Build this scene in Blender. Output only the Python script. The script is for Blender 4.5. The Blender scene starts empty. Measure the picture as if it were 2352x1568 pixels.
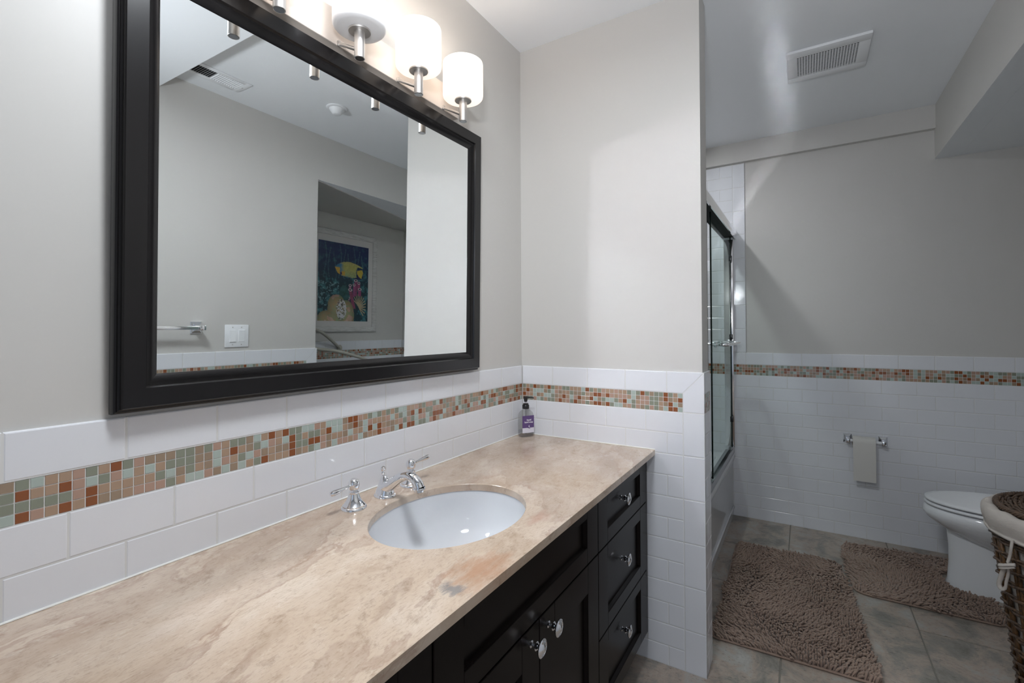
import bpy, bmesh, math, random
import numpy as np
from mathutils import Vector, Matrix
random.seed(7); rng = np.random.default_rng(7)
PI = math.pi
SC = bpy.context.scene
COL = SC.collection

# ---------------------------------------------------------------- camera
CAM = (-1.76092, -1.03964, 1.21679); YAW = 0.55465; PITCH = 0.011361; ROLL = -0.0049315; FPX = 1084.736; SY = -38.034
def cam_axes():
    f = Vector((math.cos(PITCH)*math.cos(YAW), math.cos(PITCH)*math.sin(YAW), math.sin(PITCH)))
    r = Vector((math.sin(YAW), -math.cos(YAW), 0)); u = r.cross(f)
    return f, r*math.cos(ROLL)+u*math.sin(ROLL), u*math.cos(ROLL)-r*math.sin(ROLL)
_f, _r, _u = cam_axes()
cd = bpy.data.cameras.new('camera'); cam = bpy.data.objects.new('camera', cd); COL.objects.link(cam)
M = Matrix.Identity(4)
for i in range(3):
    M[i][0] = _r[i]; M[i][1] = _u[i]; M[i][2] = -_f[i]; M[i][3] = CAM[i]
cam.matrix_world = M
cd.sensor_width = 36; cd.lens = FPX/2352*36; cd.shift_y = SY/2352; cd.clip_start = 0.02
SC.camera = cam
SC.cycles.blur_glossy = 0.0; SC.cycles.sample_clamp_indirect = 0.0   # keeps the rail's reflected light streak on the ceiling
# ---------------------------------------------------------------- world, lights, exposure
w = bpy.data.worlds.new('world'); SC.world = w; w.use_nodes = True
w.node_tree.nodes['Background'].inputs[0].default_value = (0.6, 0.75, 1, 1)
w.node_tree.nodes['Background'].inputs[1].default_value = 0.4
SC.view_settings.view_transform = 'Standard'; SC.view_settings.look = 'None'
SC.view_settings.gamma = 1; SC.view_settings.exposure = 0.0; SC.view_settings.use_curve_mapping = False
LAMP_E = 0.95; BULB_W = 0.8; DOOR_W = 1.0; CAN_W = 6.5; VANITY_FILL_W = 15.5; FLASH_W = 48.0
def area(name, loc, rot, sx, sy, power, col):
    l = bpy.data.lights.new(name, 'AREA'); l.shape = 'RECTANGLE'; l.size = sx; l.size_y = sy; l.energy = power; l.color = col
    o = bpy.data.objects.new(name, l); o.location = loc; o.rotation_euler = rot; COL.objects.link(o); return o
def disk(name, loc, size, power, col, spread=PI):
    l = bpy.data.lights.new(name, 'AREA'); l.shape = 'DISK'; l.size = size; l.energy = power; l.color = col; l.spread = spread
    o = bpy.data.objects.new(name, l); o.location = loc; COL.objects.link(o); return o
# daylight coming through the open doorway behind the camera
area('doorway_daylight', (-2.98, -0.95, 1.08), (0, -PI/2, 0), 2.0, 0.8, DOOR_W, (0.80, 0.90, 1.0))
# recessed downlight above the bath
disk('bath_downlight_lamp', (0.95, -0.30, 2.415), 0.09, CAN_W, (0.93, 0.96, 1.0))
# added fill light that brightens the vanity area from the lowered ceiling, kept unseen
disk('vanity_fill_lamp', (-1.24, -0.64, 2.312), 0.28, VANITY_FILL_W, (0.90, 0.95, 1.0))

# the photographer's flash head, beside and above the camera
fl_ = bpy.data.lights.new('flash_head', 'SPOT'); fl_.energy = FLASH_W; fl_.color = (0.92, 0.95, 1.0); fl_.shadow_soft_size = 0.07
fl_.spot_size = math.radians(130); fl_.spot_blend = 1.0
flo = bpy.data.objects.new('flash_head', fl_); flo.location = (-1.78, -0.98, 1.66); COL.objects.link(flo)
flo.rotation_euler = (Vector((0.0, -0.50, 2.45))-Vector(flo.location)).to_track_quat('-Z', 'Y').to_euler()

# ---------------------------------------------------------------- dimensions (metres)
P = 0.155; R = 0.0771; FL = -0.0056; MO = 0.06765
ZMB = 12*R+FL; ZMT = ZMB+MO; ZCT = ZMT+R; ZK = 0.7742; ZC = 2.431; XF = 1.646; YO = -1.648; YN = -2.38; XE = 0.158
TH = 0.007

# ---------------------------------------------------------------- materials
def mat(name, col=(0.8, 0.8, 0.8), rough=0.5, metal=0.0, spec=0.5, emit=None, estr=0, coat=0):
    m = bpy.data.materials.new(name); m.use_nodes = True
    b = m.node_tree.nodes['Principled BSDF']
    b.inputs['Base Color'].default_value = (*col, 1); b.inputs['Roughness'].default_value = rough
    b.inputs['Metallic'].default_value = metal; b.inputs['Specular IOR Level'].default_value = spec
    if emit: b.inputs['Emission Color'].default_value = (*emit, 1); b.inputs['Emission Strength'].default_value = estr
    if coat: b.inputs['Coat Weight'].default_value = coat; b.inputs['Coat Roughness'].default_value = 0.1
    return m
def nt(m): return m.node_tree.nodes, m.node_tree.links, m.node_tree.nodes['Principled BSDF']
def noise(m, scale, detail=4, rough=0.55, vec=None, dist=0.0):
    n, l, b = nt(m); x = n.new('ShaderNodeTexNoise'); x.inputs['Scale'].default_value = scale
    x.inputs['Detail'].default_value = detail; x.inputs['Roughness'].default_value = rough; x.inputs['Distortion'].default_value = dist
    if vec: l.new(vec, x.inputs['Vector'])
    return x.outputs['Fac']
def coords(m, scale=(1, 1, 1), rot=(0, 0, 0), kind='Object', loc=(0, 0, 0)):
    n, l, b = nt(m); t = n.new('ShaderNodeTexCoord'); mp = n.new('ShaderNodeMapping')
    mp.inputs['Scale'].default_value = scale; mp.inputs['Rotation'].default_value = rot; mp.inputs['Location'].default_value = loc
    l.new(t.outputs[kind], mp.inputs['Vector']); return mp.outputs['Vector']
def ramp(m, fac, stops):
    n, l, b = nt(m); r = n.new('ShaderNodeValToRGB'); e = r.color_ramp.elements
    while len(e) < len(stops): e.new(0.5)
    for i, (p, c) in enumerate(stops): e[i].position = p; e[i].color = (*c, 1) if len(c) == 3 else c
    l.new(fac, r.inputs['Fac']); return r.outputs['Color']
def mix(m, fac, a, b_, mode='MIX'):
    n, l, b = nt(m); x = n.new('ShaderNodeMix'); x.data_type = 'RGBA'; x.blend_type = mode
    for s, v in ((x.inputs[0], fac), (x.inputs[6], a), (x.inputs[7], b_)):
        if hasattr(v, 'is_output') or isinstance(v, bpy.types.NodeSocket): l.new(v, s)
        elif isinstance(v, (int, float)): s.default_value = v
        else: s.default_value = (*v, 1)
    return x.outputs[2]
def math_(m, op, a, b_=0.0):
    n, l, b = nt(m); x = n.new('ShaderNodeMath'); x.operation = op
    for s, v in ((x.inputs[0], a), (x.inputs[1], b_)):
        if isinstance(v, (int, float)): s.default_value = v
        else: l.new(v, s)
    return x.outputs[0]
def bump(m, fac, strength=0.2, dist=0.002):
    n, l, b = nt(m); x = n.new('ShaderNodeBump'); x.inputs['Strength'].default_value = strength; x.inputs['Distance'].default_value = dist
    l.new(fac, x.inputs['Height']); l.new(x.outputs['Normal'], b.inputs['Normal'])
def setc(m, sock): m.node_tree.links.new(sock, m.node_tree.nodes['Principled BSDF'].inputs['Base Color'])

m_paint = mat('greige_paint', (0.60, 0.585, 0.56), 0.42, spec=0.35); bump(m_paint, noise(m_paint, 90, 3), 0.12, 0.001)
m_ceil = mat('ceiling_paint', (0.87, 0.89, 0.915), 0.6, spec=0.3); bump(m_ceil, noise(m_ceil, 80, 3), 0.1, 0.001)
m_tile = mat('white_tile', (0.765, 0.775, 0.81), 0.09, spec=0.5); bump(m_tile, noise(m_tile, 14, 2), 0.05, 0.002)
m_grout = mat('grout', (0.70, 0.70, 0.69), 0.6)
mo_cols = [(0.40, 0.275, 0.19), (0.255, 0.082, 0.028), (0.25, 0.265, 0.205), (0.41, 0.475, 0.435), (0.32, 0.235, 0.165), (0.43, 0.28, 0.215)]
m_mos = [mat('mosaic_glass_%s' % n, c, 0.12, spec=0.6) for n, c in zip(('tan', 'rust', 'sage', 'aqua', 'brown', 'rose'), mo_cols)]
m_chrome = mat('chrome', (0.86, 0.87, 0.90), 0.05, 1.0)
m_nickel = mat('satin_nickel', (0.62, 0.60, 0.58), 0.45, 1.0)
m_plate = mat('brushed_nickel_plate', (0.74, 0.67, 0.61), 0.55, 0.35)
m_toilet = mat('toilet_porcelain', (0.88, 0.89, 0.91), 0.06, spec=0.55)
m_porc = mat('porcelain', (0.67, 0.685, 0.71), 0.06, spec=0.55)
m_white = mat('white_plastic', (0.87, 0.88, 0.90), 0.3)
m_black = mat('black_plastic', (0.012, 0.012, 0.014), 0.3)
m_dark = mat('dark_recess', (0.015, 0.015, 0.015), 0.9)
m_mirror = mat('mirror_silver', (0.91, 0.95, 0.955), 0.0, 1.0)
m_caulk = mat('caulk', (0.80, 0.79, 0.75), 0.5)
m_shade = mat('lit_frosted_glass', (0.9, 0.88, 0.85), 0.35, emit=(1.0, 0.84, 0.70), estr=LAMP_E)
m_shade_off = mat('frosted_glass', (0.92, 0.92, 0.93), 0.35)
m_rail = mat('satin_aluminium', (0.86, 0.86, 0.87), 0.11, 1.0)
m_track = mat('polished_track', (0.35, 0.35, 0.36), 0.15, 1.0)
m_paper = mat('tissue_paper', (0.72, 0.70, 0.66), 0.9)
m_core = mat('cardboard', (0.35, 0.25, 0.16), 0.9)
m_ename = mat('bath_enamel', (0.74, 0.75, 0.77), 0.10)
m_cloth = mat('cream_cloth', (0.50, 0.455, 0.415), 0.9); bump(m_cloth, noise(m_cloth, 60, 4), 0.3, 0.003)
m_tube = mat('beige_tube', (0.45, 0.43, 0.37), 0.3)
m_pic_frame = mat('whitewashed_frame', (0.62, 0.61, 0.59), 0.6)
_v = coords(m_pic_frame, (6, 6, 90)); setc(m_pic_frame, ramp(m_pic_frame, noise(m_pic_frame, 3, 5, vec=_v), [(0.35, (0.45, 0.44, 0.42)), (0.65, (0.68, 0.67, 0.65))]))
m_mat_board = mat('picture_mount', (0.62, 0.60, 0.58), 0.8)

# espresso wood
def wood(name, c1, c2, rough):
    m = mat(name, c1, rough, spec=0.13 if 'espresso' in name else 0.45); v = coords(m, (60, 60, 3.0), kind='Object')
    f = noise(m, 2.0, 6, 0.6, v, 0.4); setc(m, ramp(m, f, [(0.3, c1), (0.7, c2)])); bump(m, f, 0.05, 0.001); return m
m_esp = wood('espresso_wood', (0.005, 0.0032, 0.003), (0.008, 0.0052, 0.0047), 0.26)
m_frame = wood('mirror_frame_wood', (0.005, 0.0045, 0.005), (0.008, 0.007, 0.0075), 0.22)

# travertine
m_stone = mat('travertine', (0.6, 0.5, 0.4), 0.16, spec=0.5)
def build_stone(m):
    n, l, b = nt(m)
    raw = coords(m, (1, 1, 1), (0, 0, math.radians(-15)))
    wn = n.new('ShaderNodeTexNoise'); wn.inputs['Scale'].default_value = 3.5; wn.inputs['Detail'].default_value = 6; l.new(raw, wn.inputs['Vector'])
    sub = n.new('ShaderNodeVectorMath'); sub.operation = 'SUBTRACT'; l.new(wn.outputs['Color'], sub.inputs[0]); sub.inputs[1].default_value = (0.5, 0.5, 0.5)
    scl = n.new('ShaderNodeVectorMath'); scl.operation = 'SCALE'; l.new(sub.outputs[0], scl.inputs[0]); scl.inputs['Scale'].default_value = 0.16
    add = n.new('ShaderNodeVectorMath'); add.operation = 'ADD'; l.new(raw, add.inputs[0]); l.new(scl.outputs[0], add.inputs[1])
    def mapped(scale, loc=(0, 0, 0)):
        mp = n.new('ShaderNodeMapping'); mp.inputs['Scale'].default_value = scale; mp.inputs['Location'].default_value = loc
        l.new(add.outputs[0], mp.inputs['Vector']); return mp.outputs['Vector']
    def bw(c_): x = n.new('ShaderNodeRGBToBW'); l.new(c_, x.inputs[0]); return x.outputs[0]
    f1 = noise(m, 4.0, 12, 0.66, mapped((1.0, 1.7, 1.6)))
    c = ramp(m, f1, [(0.34, (0.455, 0.34, 0.25)), (0.45, (0.55, 0.43, 0.33)), (0.54, (0.60, 0.485, 0.385)), (0.66, (0.68, 0.575, 0.475))])
    # cloudy brown beds that end on a crisp, slightly rusty edge
    f2 = noise(m, 1.55, 8, 0.56, mapped((0.8, 2.5, 2.5), (3.1, 1.75, 0)))
    bed = bw(ramp(m, f2, [(0.40, (0, 0, 0)), (0.505, (1, 1, 1)), (0.512, (1, 1, 1)), (0.522, (0, 0, 0))]))
    c = mix(m, math_(m, 'MULTIPLY', bed, 0.50), c, (0.43, 0.32, 0.245))
    edge = bw(ramp(m, f2, [(0.500, (0, 0, 0)), (0.512, (1, 1, 1)), (0.520, (0, 0, 0))]))
    f6 = noise(m, 7, 5, 0.6); gate = bw(ramp(m, f6, [(0.42, (0, 0, 0)), (0.58, (1, 1, 1))]))
    c = mix(m, math_(m, 'MULTIPLY', math_(m, 'MULTIPLY', edge, gate), 0.40), c, (0.34, 0.20, 0.15))
    # hairline veins
    f7 = noise(m, 5.5, 9, 0.62, mapped((1.0, 1.8, 1.8), (7, 2, 1)))
    vein = bw(ramp(m, f7, [(0.488, (0, 0, 0)), (0.497, (1, 1, 1)), (0.506, (0, 0, 0))]))
    c = mix(m, math_(m, 'MULTIPLY', math_(m, 'MULTIPLY', vein, gate), 0.30), c, (0.34, 0.24, 0.18))
    # fossil flecks and pin-holes
    f5 = noise(m, 30, 6, 0.66, mapped((1.0, 1.6, 1.6)))
    c = mix(m, math_(m, 'MULTIPLY', bw(ramp(m, f5, [(0.60, (0, 0, 0)), (0.70, (1, 1, 1))])), 0.45), c, (0.72, 0.63, 0.53))
    f3 = noise(m, 17, 9, 0.80, mapped((1.0, 1.4, 1.4)))
    c = mix(m, 0.45, c, ramp(m, f3, [(0.34, (0.42, 0.34, 0.28)), (0.46, (1, 1, 1))]), 'MULTIPLY')
    f4 = noise(m, 150, 5, 0.75)
    c = mix(m, 0.42, c, ramp(m, f4, [(0.34, (0.48, 0.41, 0.36)), (0.48, (1, 1, 1))]), 'MULTIPLY')
    # stains of the stone itself: a rust patch and a slate-grey vein near the front edge
    def spot(cx, cy, rx, ry, scale, lo, hi):
        vv = coords(m, (1/rx, 1/ry, 0.0), loc=(-cx/rx, -cy/ry, 0))
        ln = n.new('ShaderNodeVectorMath'); ln.operation = 'LENGTH'; l.new(vv, ln.inputs[0])
        d = math_(m, 'ADD', ln.outputs['Value'], math_(m, 'MULTIPLY', math_(m, 'SUBTRACT', noise(m, scale, 6, 0.7), 0.5), 2.6))
        mr = n.new('ShaderNodeMapRange'); mr.inputs['From Min'].default_value = lo; mr.inputs['From Max'].default_value = hi
        mr.inputs['To Min'].default_value = 1; mr.inputs['To Max'].default_value = 0; l.new(d, mr.inputs['Value']); return mr.outputs[0]
    c = mix(m, math_(m, 'MULTIPLY', spot(-1.045, -0.525, 0.075, 0.055, 30, 0.2, 1.2), 0.6), c, (0.42, 0.19, 0.09))
    c = mix(m, math_(m, 'MULTIPLY', spot(-1.125, -0.52, 0.028, 0.045, 45, 0.2, 0.7), 0.7), c, (0.16, 0.17, 0.19))
    c = mix(m, math_(m, 'MULTIPLY', spot(-0.775, -0.50, 0.05, 0.022, 30, 0.2, 1.2), 0.35), c, (0.42, 0.19, 0.14))
    setc(m, c)
    bump(m, f4, 0.04, 0.001)
build_stone(m_stone)

# slate-look floor tile
m_floor = mat('slate_tile', (0.25, 0.23, 0.2), 0.42, spec=0.4)
def build_floor(m):
    v = coords(m, (1, 1, 1), (0, 0, 0.6)); f = noise(m, 6.5, 12, 0.72, v, 0.5)
    c = ramp(m, f, [(0.30, (0.17, 0.16, 0.14)), (0.43, (0.27, 0.25, 0.22)), (0.52, (0.40, 0.325, 0.27)), (0.60, (0.39, 0.37, 0.34)), (0.74, (0.50, 0.485, 0.455))])
    v2 = coords(m, (2.2, 0.8, 1), (0, 0, 0.75)); f2 = noise(m, 60, 5, 0.7, v2)
    c = mix(m, 0.7, c, ramp(m, f2, [(0.34, (0.30, 0.29, 0.28)), (0.43, (1, 1, 1))]), 'MULTIPLY')
    setc(m, c); bump(m, f2, 0.4, 0.002)
build_floor(m_floor)
m_fgrout = mat('floor_grout', (0.20, 0.185, 0.16), 0.8)
m_rug = mat('chenille', (0.31, 0.215, 0.165), 0.85); m_rug.node_tree.nodes['Principled BSDF'].inputs['Sheen Weight'].default_value = 0.3
m_rugbase = mat('rug_backing', (0.22, 0.15, 0.115), 0.9)
m_wick = mat('wicker', (0.10, 0.05, 0.03), 0.4)
setc(m_wick, ramp(m_wick, noise(m_wick, 38, 5, 0.7), [(0.35, (0.035, 0.022, 0.016)), (0.52, (0.09, 0.055, 0.036)), (0.70, (0.24, 0.125, 0.055))])); bump(m_wick, noise(m_wick, 150, 3), 0.4, 0.002)
m_wick2 = mat('cane_ribs', (0.20, 0.10, 0.035), 0.35)
setc(m_wick2, ramp(m_wick2, noise(m_wick2, 45, 4, 0.7), [(0.35, (0.035, 0.018, 0.009)), (0.7, (0.17, 0.082, 0.026))]))

def glassy(name, tint, refl_rough=0.0, base=0.0, ior=1.5):
    m = bpy.data.materials.new(name); m.use_nodes = True; n = m.node_tree.nodes; l = m.node_tree.links; n.clear()
    o = n.new('ShaderNodeOutputMaterial'); t = n.new('ShaderNodeBsdfTransparent'); g = n.new('ShaderNodeBsdfGlossy')
    t.inputs[0].default_value = (*tint, 1); g.inputs['Roughness'].default_value = refl_rough
    lw = n.new('ShaderNodeLayerWeight'); lw.inputs[0].default_value = 0.5
    pw = n.new('ShaderNodeMath'); pw.operation = 'POWER'; l.new(lw.outputs['Facing'], pw.inputs[0]); pw.inputs[1].default_value = 4.0
    fr = n.new('ShaderNodeMath'); fr.operation = 'MULTIPLY_ADD'; l.new(pw.outputs[0], fr.inputs[0]); fr.inputs[1].default_value = (ior-1)*0.36; fr.inputs[2].default_value = 0.03
    mx = n.new('ShaderNodeMixShader'); l.new(fr.outputs[0], mx.inputs[0]); l.new(t.outputs[0], mx.inputs[1]); l.new(g.outputs[0], mx.inputs[2])
    l.new(mx.outputs[0], o.inputs[0]); return m
m_glass = glassy('shower_glass', (0.90, 0.96, 0.94))
m_gedge = mat('glass_edge', (0.004, 0.012, 0.010), 0.15)
m_bottle = glassy('clear_bottle_plastic', (0.86, 0.86, 0.85), 0.05, ior=1.35)
m_soap = glassy('clear_soap', (0.90, 0.90, 0.93), 0.05, ior=1.2)
m_purple = mat('purple_label', (0.115, 0.065, 0.20), 0.5); m_lwhite = mat('white_label', (0.72, 0.70, 0.78), 0.5)
m_ink = mat('white_ink', (0.80, 0.78, 0.84), 0.5); m_dpurple = mat('dark_purple_ink', (0.05, 0.015, 0.12), 0.5)
m_mark = mat('faint_grey_mark', (0.45, 0.46, 0.50), 0.4)

# ---------------------------------------------------------------- mesh helpers
class MB:
    def __init__(s): s.v = []; s.f = []; s.m = []; s.mats = []
    def mi(s, m):
        if m not in s.mats: s.mats.append(m)
        return s.mats.index(m)
    def add(s, vs, fs, m):
        o = len(s.v); k = s.mi(m); s.v += [tuple(x) for x in vs]; s.f += [tuple(i+o for i in f) for f in fs]; s.m += [k]*len(fs)
    def box(s, lo, hi, m, bevel=0.0, seg=2):
        lo = [min(a, b) for a, b in zip(lo, hi)] if False else lo
        a = [min(lo[i], hi[i]) for i in range(3)]; b = [max(lo[i], hi[i]) for i in range(3)]
        if bevel <= 0:
            vs = [(x, y, z) for x in (a[0], b[0]) for y in (a[1], b[1]) for z in (a[2], b[2])]
            s.add(vs, [(0, 1, 3, 2), (4, 6, 7, 5), (0, 4, 5, 1), (2, 3, 7, 6), (0, 2, 6, 4), (1, 5, 7, 3)], m); return
        bm = bmesh.new(); bmesh.ops.create_cube(bm, size=1)
        for v in bm.verts: v.co = Vector([(a[i]+b[i])/2 + v.co[i]*(b[i]-a[i]) for i in range(3)])
        bmesh.ops.bevel(bm, geom=list(bm.edges), offset=bevel, segments=seg, affect='EDGES', profile=0.5)
        bm.verts.index_update(); s.add([v.co[:] for v in bm.verts], [[v.index for v in f.verts] for f in bm.faces], m); bm.free()
    def loft(s, rings, m, cap0=True, cap1=True, closed=True):
        n = len(rings[0]); vs = [p for r in rings for p in r]; fs = []
        for i in range(len(rings)-1):
            for j in range(n if closed else n-1):
                k = (j+1) % n; fs.append((i*n+j, i*n+k, (i+1)*n+k, (i+1)*n+j))
        if cap0: fs.append(tuple(range(n))[::-1])
        if cap1: fs.append(tuple((len(rings)-1)*n+j for j in range(n)))
        s.add(vs, fs, m)
    def lathe(s, prof, c, m, n=32, axis='z', cap=True):
        rings = []
        for r, h in prof:
            ring = []
            for j in range(n):
                a = 2*PI*j/n; x, y = r*math.cos(a), r*math.sin(a)
                ring.append({'z': (c[0]+x, c[1]+y, c[2]+h), 'y': (c[0]+x, c[1]+h, c[2]+y), 'x': (c[0]+h, c[1]+x, c[2]+y)}[axis])
            rings.append(ring)
        s.loft(rings, m, cap, cap)
    def tube(s, path, rad, m, n=12, cap=True, flat=1.0):
        path = [Vector(p) for p in path]; rings = []; up = None
        for i, p in enumerate(path):
            d = (path[min(i+1, len(path)-1)]-path[max(i-1, 0)]).normalized()
            if up is None: up = Vector((0, 0, 1)) if abs(d.z) < 0.9 else Vector((0, 1, 0))
            a = d.cross(up).normalized(); b = a.cross(d).normalized(); up = b
            r = rad[i] if isinstance(rad, (list, tuple)) else rad
            rings.append([tuple(p + a*r*math.cos(2*PI*j/n) + b*r*flat*math.sin(2*PI*j/n)) for j in range(n)])
        s.loft(rings, m, cap, cap)
    def build(s, name, parent=None, angle=35, smooth=True, loc=None):
        me = bpy.data.meshes.new(name); me.from_pydata(s.v, [], s.f)
        for m in s.mats: me.materials.append(m)
        me.polygons.foreach_set('material_index', s.m)
        bm = bmesh.new(); bm.from_mesh(me); bmesh.ops.recalc_face_normals(bm, faces=bm.faces); bm.to_mesh(me); bm.free()
        if smooth: me.shade_smooth(); me.set_sharp_from_angle(angle=math.radians(angle))
        o = bpy.data.objects.new(name, me); COL.objects.link(o)
        if parent is not None: o.parent = parent
        return o
def tag(o, label, cat, group=None):
    o['label'] = label; o['category'] = cat
    if group: o['group'] = group
    return o
def thing(name, label, cat, loc=(0, 0, 0), group=None):
    o = bpy.data.objects.new(name, None); COL.objects.link(o); o.location = loc; o.empty_display_size = 0.05
    return tag(o, label, cat, group)
def struct(o): o['kind'] = 'structure'; return o
def rebase(root):
    """children meshes were modelled in world space: shift them under the root's own location"""
    L = Vector(root.location)
    for c in root.children:
        if c.type == 'MESH' and not c.get('_r'):
            c.data.transform(Matrix.Translation(-L)); c['_r'] = 1
            for g in c.children:
                g.data.transform(Matrix.Translation(-L))
    for c in root.children:
        if '_r' in c: del c['_r']
def bez(p0, p1, p2, p3, n=12):
    p0, p1, p2, p3 = map(Vector, (p0, p1, p2, p3)); out = []
    for i in range(n+1):
        t = i/n; out.append(p0*(1-t)**3+p1*3*t*(1-t)**2+p2*3*t*t*(1-t)+p3*t**3)
    return out
def smooth_path(pts, n=8):
    pts = [Vector(p) for p in pts]; out = []
    for i in range(len(pts)-1):
        a = pts[max(i-1, 0)]; b = pts[i]; c = pts[i+1]; d = pts[min(i+2, len(pts)-1)]
        for k in range(n):
            t = k/n; out.append(0.5*((2*b)+(c-a)*t+(2*a-5*b+4*c-d)*t*t+(3*b-a-3*c+d)*t**3))
    out.append(pts[-1]); return out

# ---------------------------------------------------------------- room shell
def wall(name, boxes, m=m_paint):
    b = MB()
    for lo, hi in boxes: b.box(lo, hi, m)
    return struct(b.build(name, smooth=False))
T = TH
w_left = wall('wall_left', [((-3.0, T, 0), (T, 0.15, ZC))])
w_part = wall('wall_partition', [((T, -0.732, 0), (0.122, 0.13, ZC))])
w_far = wall('wall_far', [((XF+T, -2.6, 0), (1.80, 0.30, ZC))])
w_right = wall('wall_right', [((-3.0, YO-T-0.11, 0), (0.151, YO-T, ZC))])
w_back = wall('wall_back', [((0.122, 0.122, 0), (XF+T, 0.25, ZC))])
w_nook = wall('wall_nook', [((-0.60, YN-T-0.1, 0), (XF+T, YN-T, 2.143))])
w_nside = wall('wall_nook_side', [((-0.60, YN-T, 0), (-0.50, YO-T-0.11, 2.143))])
w_rear = wall('wall_rear', [((-3.1, YO-T, 0), (-3.0, -1.40, ZC)), ((-3.1, -0.50, 0), (-3.0, T, ZC)), ((-3.1, -1.40, 2.1), (-3.0, -0.50, ZC))])
# header over the opening to the nook; its underside is the nook's low ceiling
hb = MB(); hb.box((0.151, -1.755, 2.1434), (XF+T, YO-T, ZC), m_paint); header = struct(hb.build('wall_header', smooth=False))
nb = MB(); nb.box((0.151, -1.755, 2.143), (XF+T, YO-T-0.0005, 2.1434), m_ceil); nb.box((-0.60, YN-T-0.1, 2.143), (XF+T, -1.7555, 2.25), m_ceil)
struct(nb.build('ceiling_nook', smooth=False))
# thin greige panel just under the nook ceiling, its front edge at an angle
db = MB(); db.loft([[(-0.5, -1.76, z), (0.152, -1.76, z), (0.152, -1.662, z), (1.24, -1.985, z), (XF, -2.10, z), (XF, YN, z), (-0.5, YN, z)] for z in (2.137, 2.143)], m_paint)
struct(db.build('trim_2', smooth=False))
flb = MB(); flb.box((-3.1, -2.6, -0.1), (1.80, 0.30, -0.0016), m_fgrout); floor = struct(flb.build('floor', smooth=False))
cb = MB(); cb.box((-3.1, YO-T-0.11, ZC), (1.80, 0.30, ZC+0.1), m_ceil); ceiling = struct(cb.build('ceiling', smooth=False))
# lowered ceiling at the entrance: white underside, greige face
lb = MB(); lb.box((-3.0, YO-T, 2.3525), (-0.733, T, ZC), m_paint); lb.box((-3.0, YO-T, 2.352), (-0.7335, T, 2.3525), m_ceil); struct(lb.build('ceiling_entrance', smooth=False))
bb = MB(); bb.box((XF-0.028, YO-T, 2.303), (XF+T, 0.122, ZC), m_paint); struct(bb.build('trim_1', smooth=False))
# rear doorway casing
tb = MB()
for y0, y1 in ((-1.47, -1.40), (-0.50, -0.43)): tb.box((-3.0, y0, 0), (-2.985, y1, 2.17), m_white, 0.003)
tb.box((-3.0, -1.47, 2.1), (-2.985, -0.43, 2.17), m_white, 0.003); struct(tb.build('trim_3', smooth=False))

# ---------------------------------------------------------------- tiling
def frust(b, F, u0, u1, v0, v1, d0, d1, ch, m, top_round=False):
    """one tile on a wall: F(u,v,d)->xyz, chamfered front edges"""
    c2 = ch*0.35
    rings = [[(u0, v0, d0), (u1, v0, d0), (u1, v1, d0), (u0, v1, d0)],
             [(u0, v0, d1-ch), (u1, v0, d1-ch), (u1, v1, d1-ch), (u0, v1, d1-ch)],
             [(u0+c2, v0+c2, d1-c2), (u1-c2, v0+c2, d1-c2), (u1-c2, v1-c2, d1-c2), (u0+c2, v1-c2, d1-c2)],
             [(u0+ch, v0+ch, d1), (u1-ch, v0+ch, d1), (u1-ch, v1-ch, d1), (u0+ch, v1-ch, d1)]]
    b.loft([[F(*p) for p in r] for r in rings], m, False, True)
G = 0.0008
def rows(b, F, u0, u1, z0, z1, off_odd, off_even, zclip=None):
    """running bond courses between u0..u1; courses counted from the floor"""
    k = 0
    while True:
        a = k*R+FL; c = a+R; k += 1
        if a >= z1-0.004: break
        a2, c2 = max(a, z0), min(c, z1)
        if c2-a2 < 0.006: continue
        off = off_odd if (k-1) % 2 else off_even
        js = [u0]; u = off-20*P
        while u < u1-0.004:
            if u > u0+0.004: js.append(u)
            u += P
        js.append(u1)
        for i in range(len(js)-1):
            if js[i+1]-js[i] > 0.006: frust(b, F, js[i]+G, js[i+1]-G, a2+G, c2-G, 0.0, TH, 0.0022, m_tile)
def grout(b, F, u0, u1, z0, z1, d=0.0062):
    b.loft([[F(u0, z0, dd), F(u1, z0, dd), F(u1, z1, dd), F(u0, z1, dd)] for dd in (0.0002, d)], m_grout, False, True)
def caprow(b, F, u0, u1, off, zlo=ZMT, zhi=ZCT, mitre=None):
    js = [u0]; u = off-20*P
    while u < u1-0.004:
        if u > u0+0.004: js.append(u)
        u += P
    js.append(u1)
    for i in range(len(js)-1):
        a, c = js[i]+G, js[i+1]-G
        if mitre and i == len(js)-2:
            ul, ur = mitre   # column between ul and ur
            def poly(pts):
                cen = (sum(p[0] for p in pts)/len(pts), sum(p[1] for p in pts)/len(pts))
                sh = lambda q, k: (q[0]+(cen[0]-q[0])*k, q[1]+(cen[1]-q[1])*k)
                b.loft([[F(*p, 0) for p in pts], [F(*p, TH-0.002) for p in pts], [F(*sh(p, 0.02), TH-0.0007) for p in pts], [F(*sh(p, 0.045), TH) for p in pts]], m_tile, False, True)
            g = 0.0008
            poly([(a, zlo+G), (ul, zlo+G), (ur-g*1.5, zhi), (a, zhi)])
            poly([(ul+g, ZMB+G), (ur, ZMB+G), (ur, zhi-g), (ul+g, zlo)])
        else:
            frust(b, F, a, c, zlo+G, zhi, 0.0, TH, 0.0026, m_tile)
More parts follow.
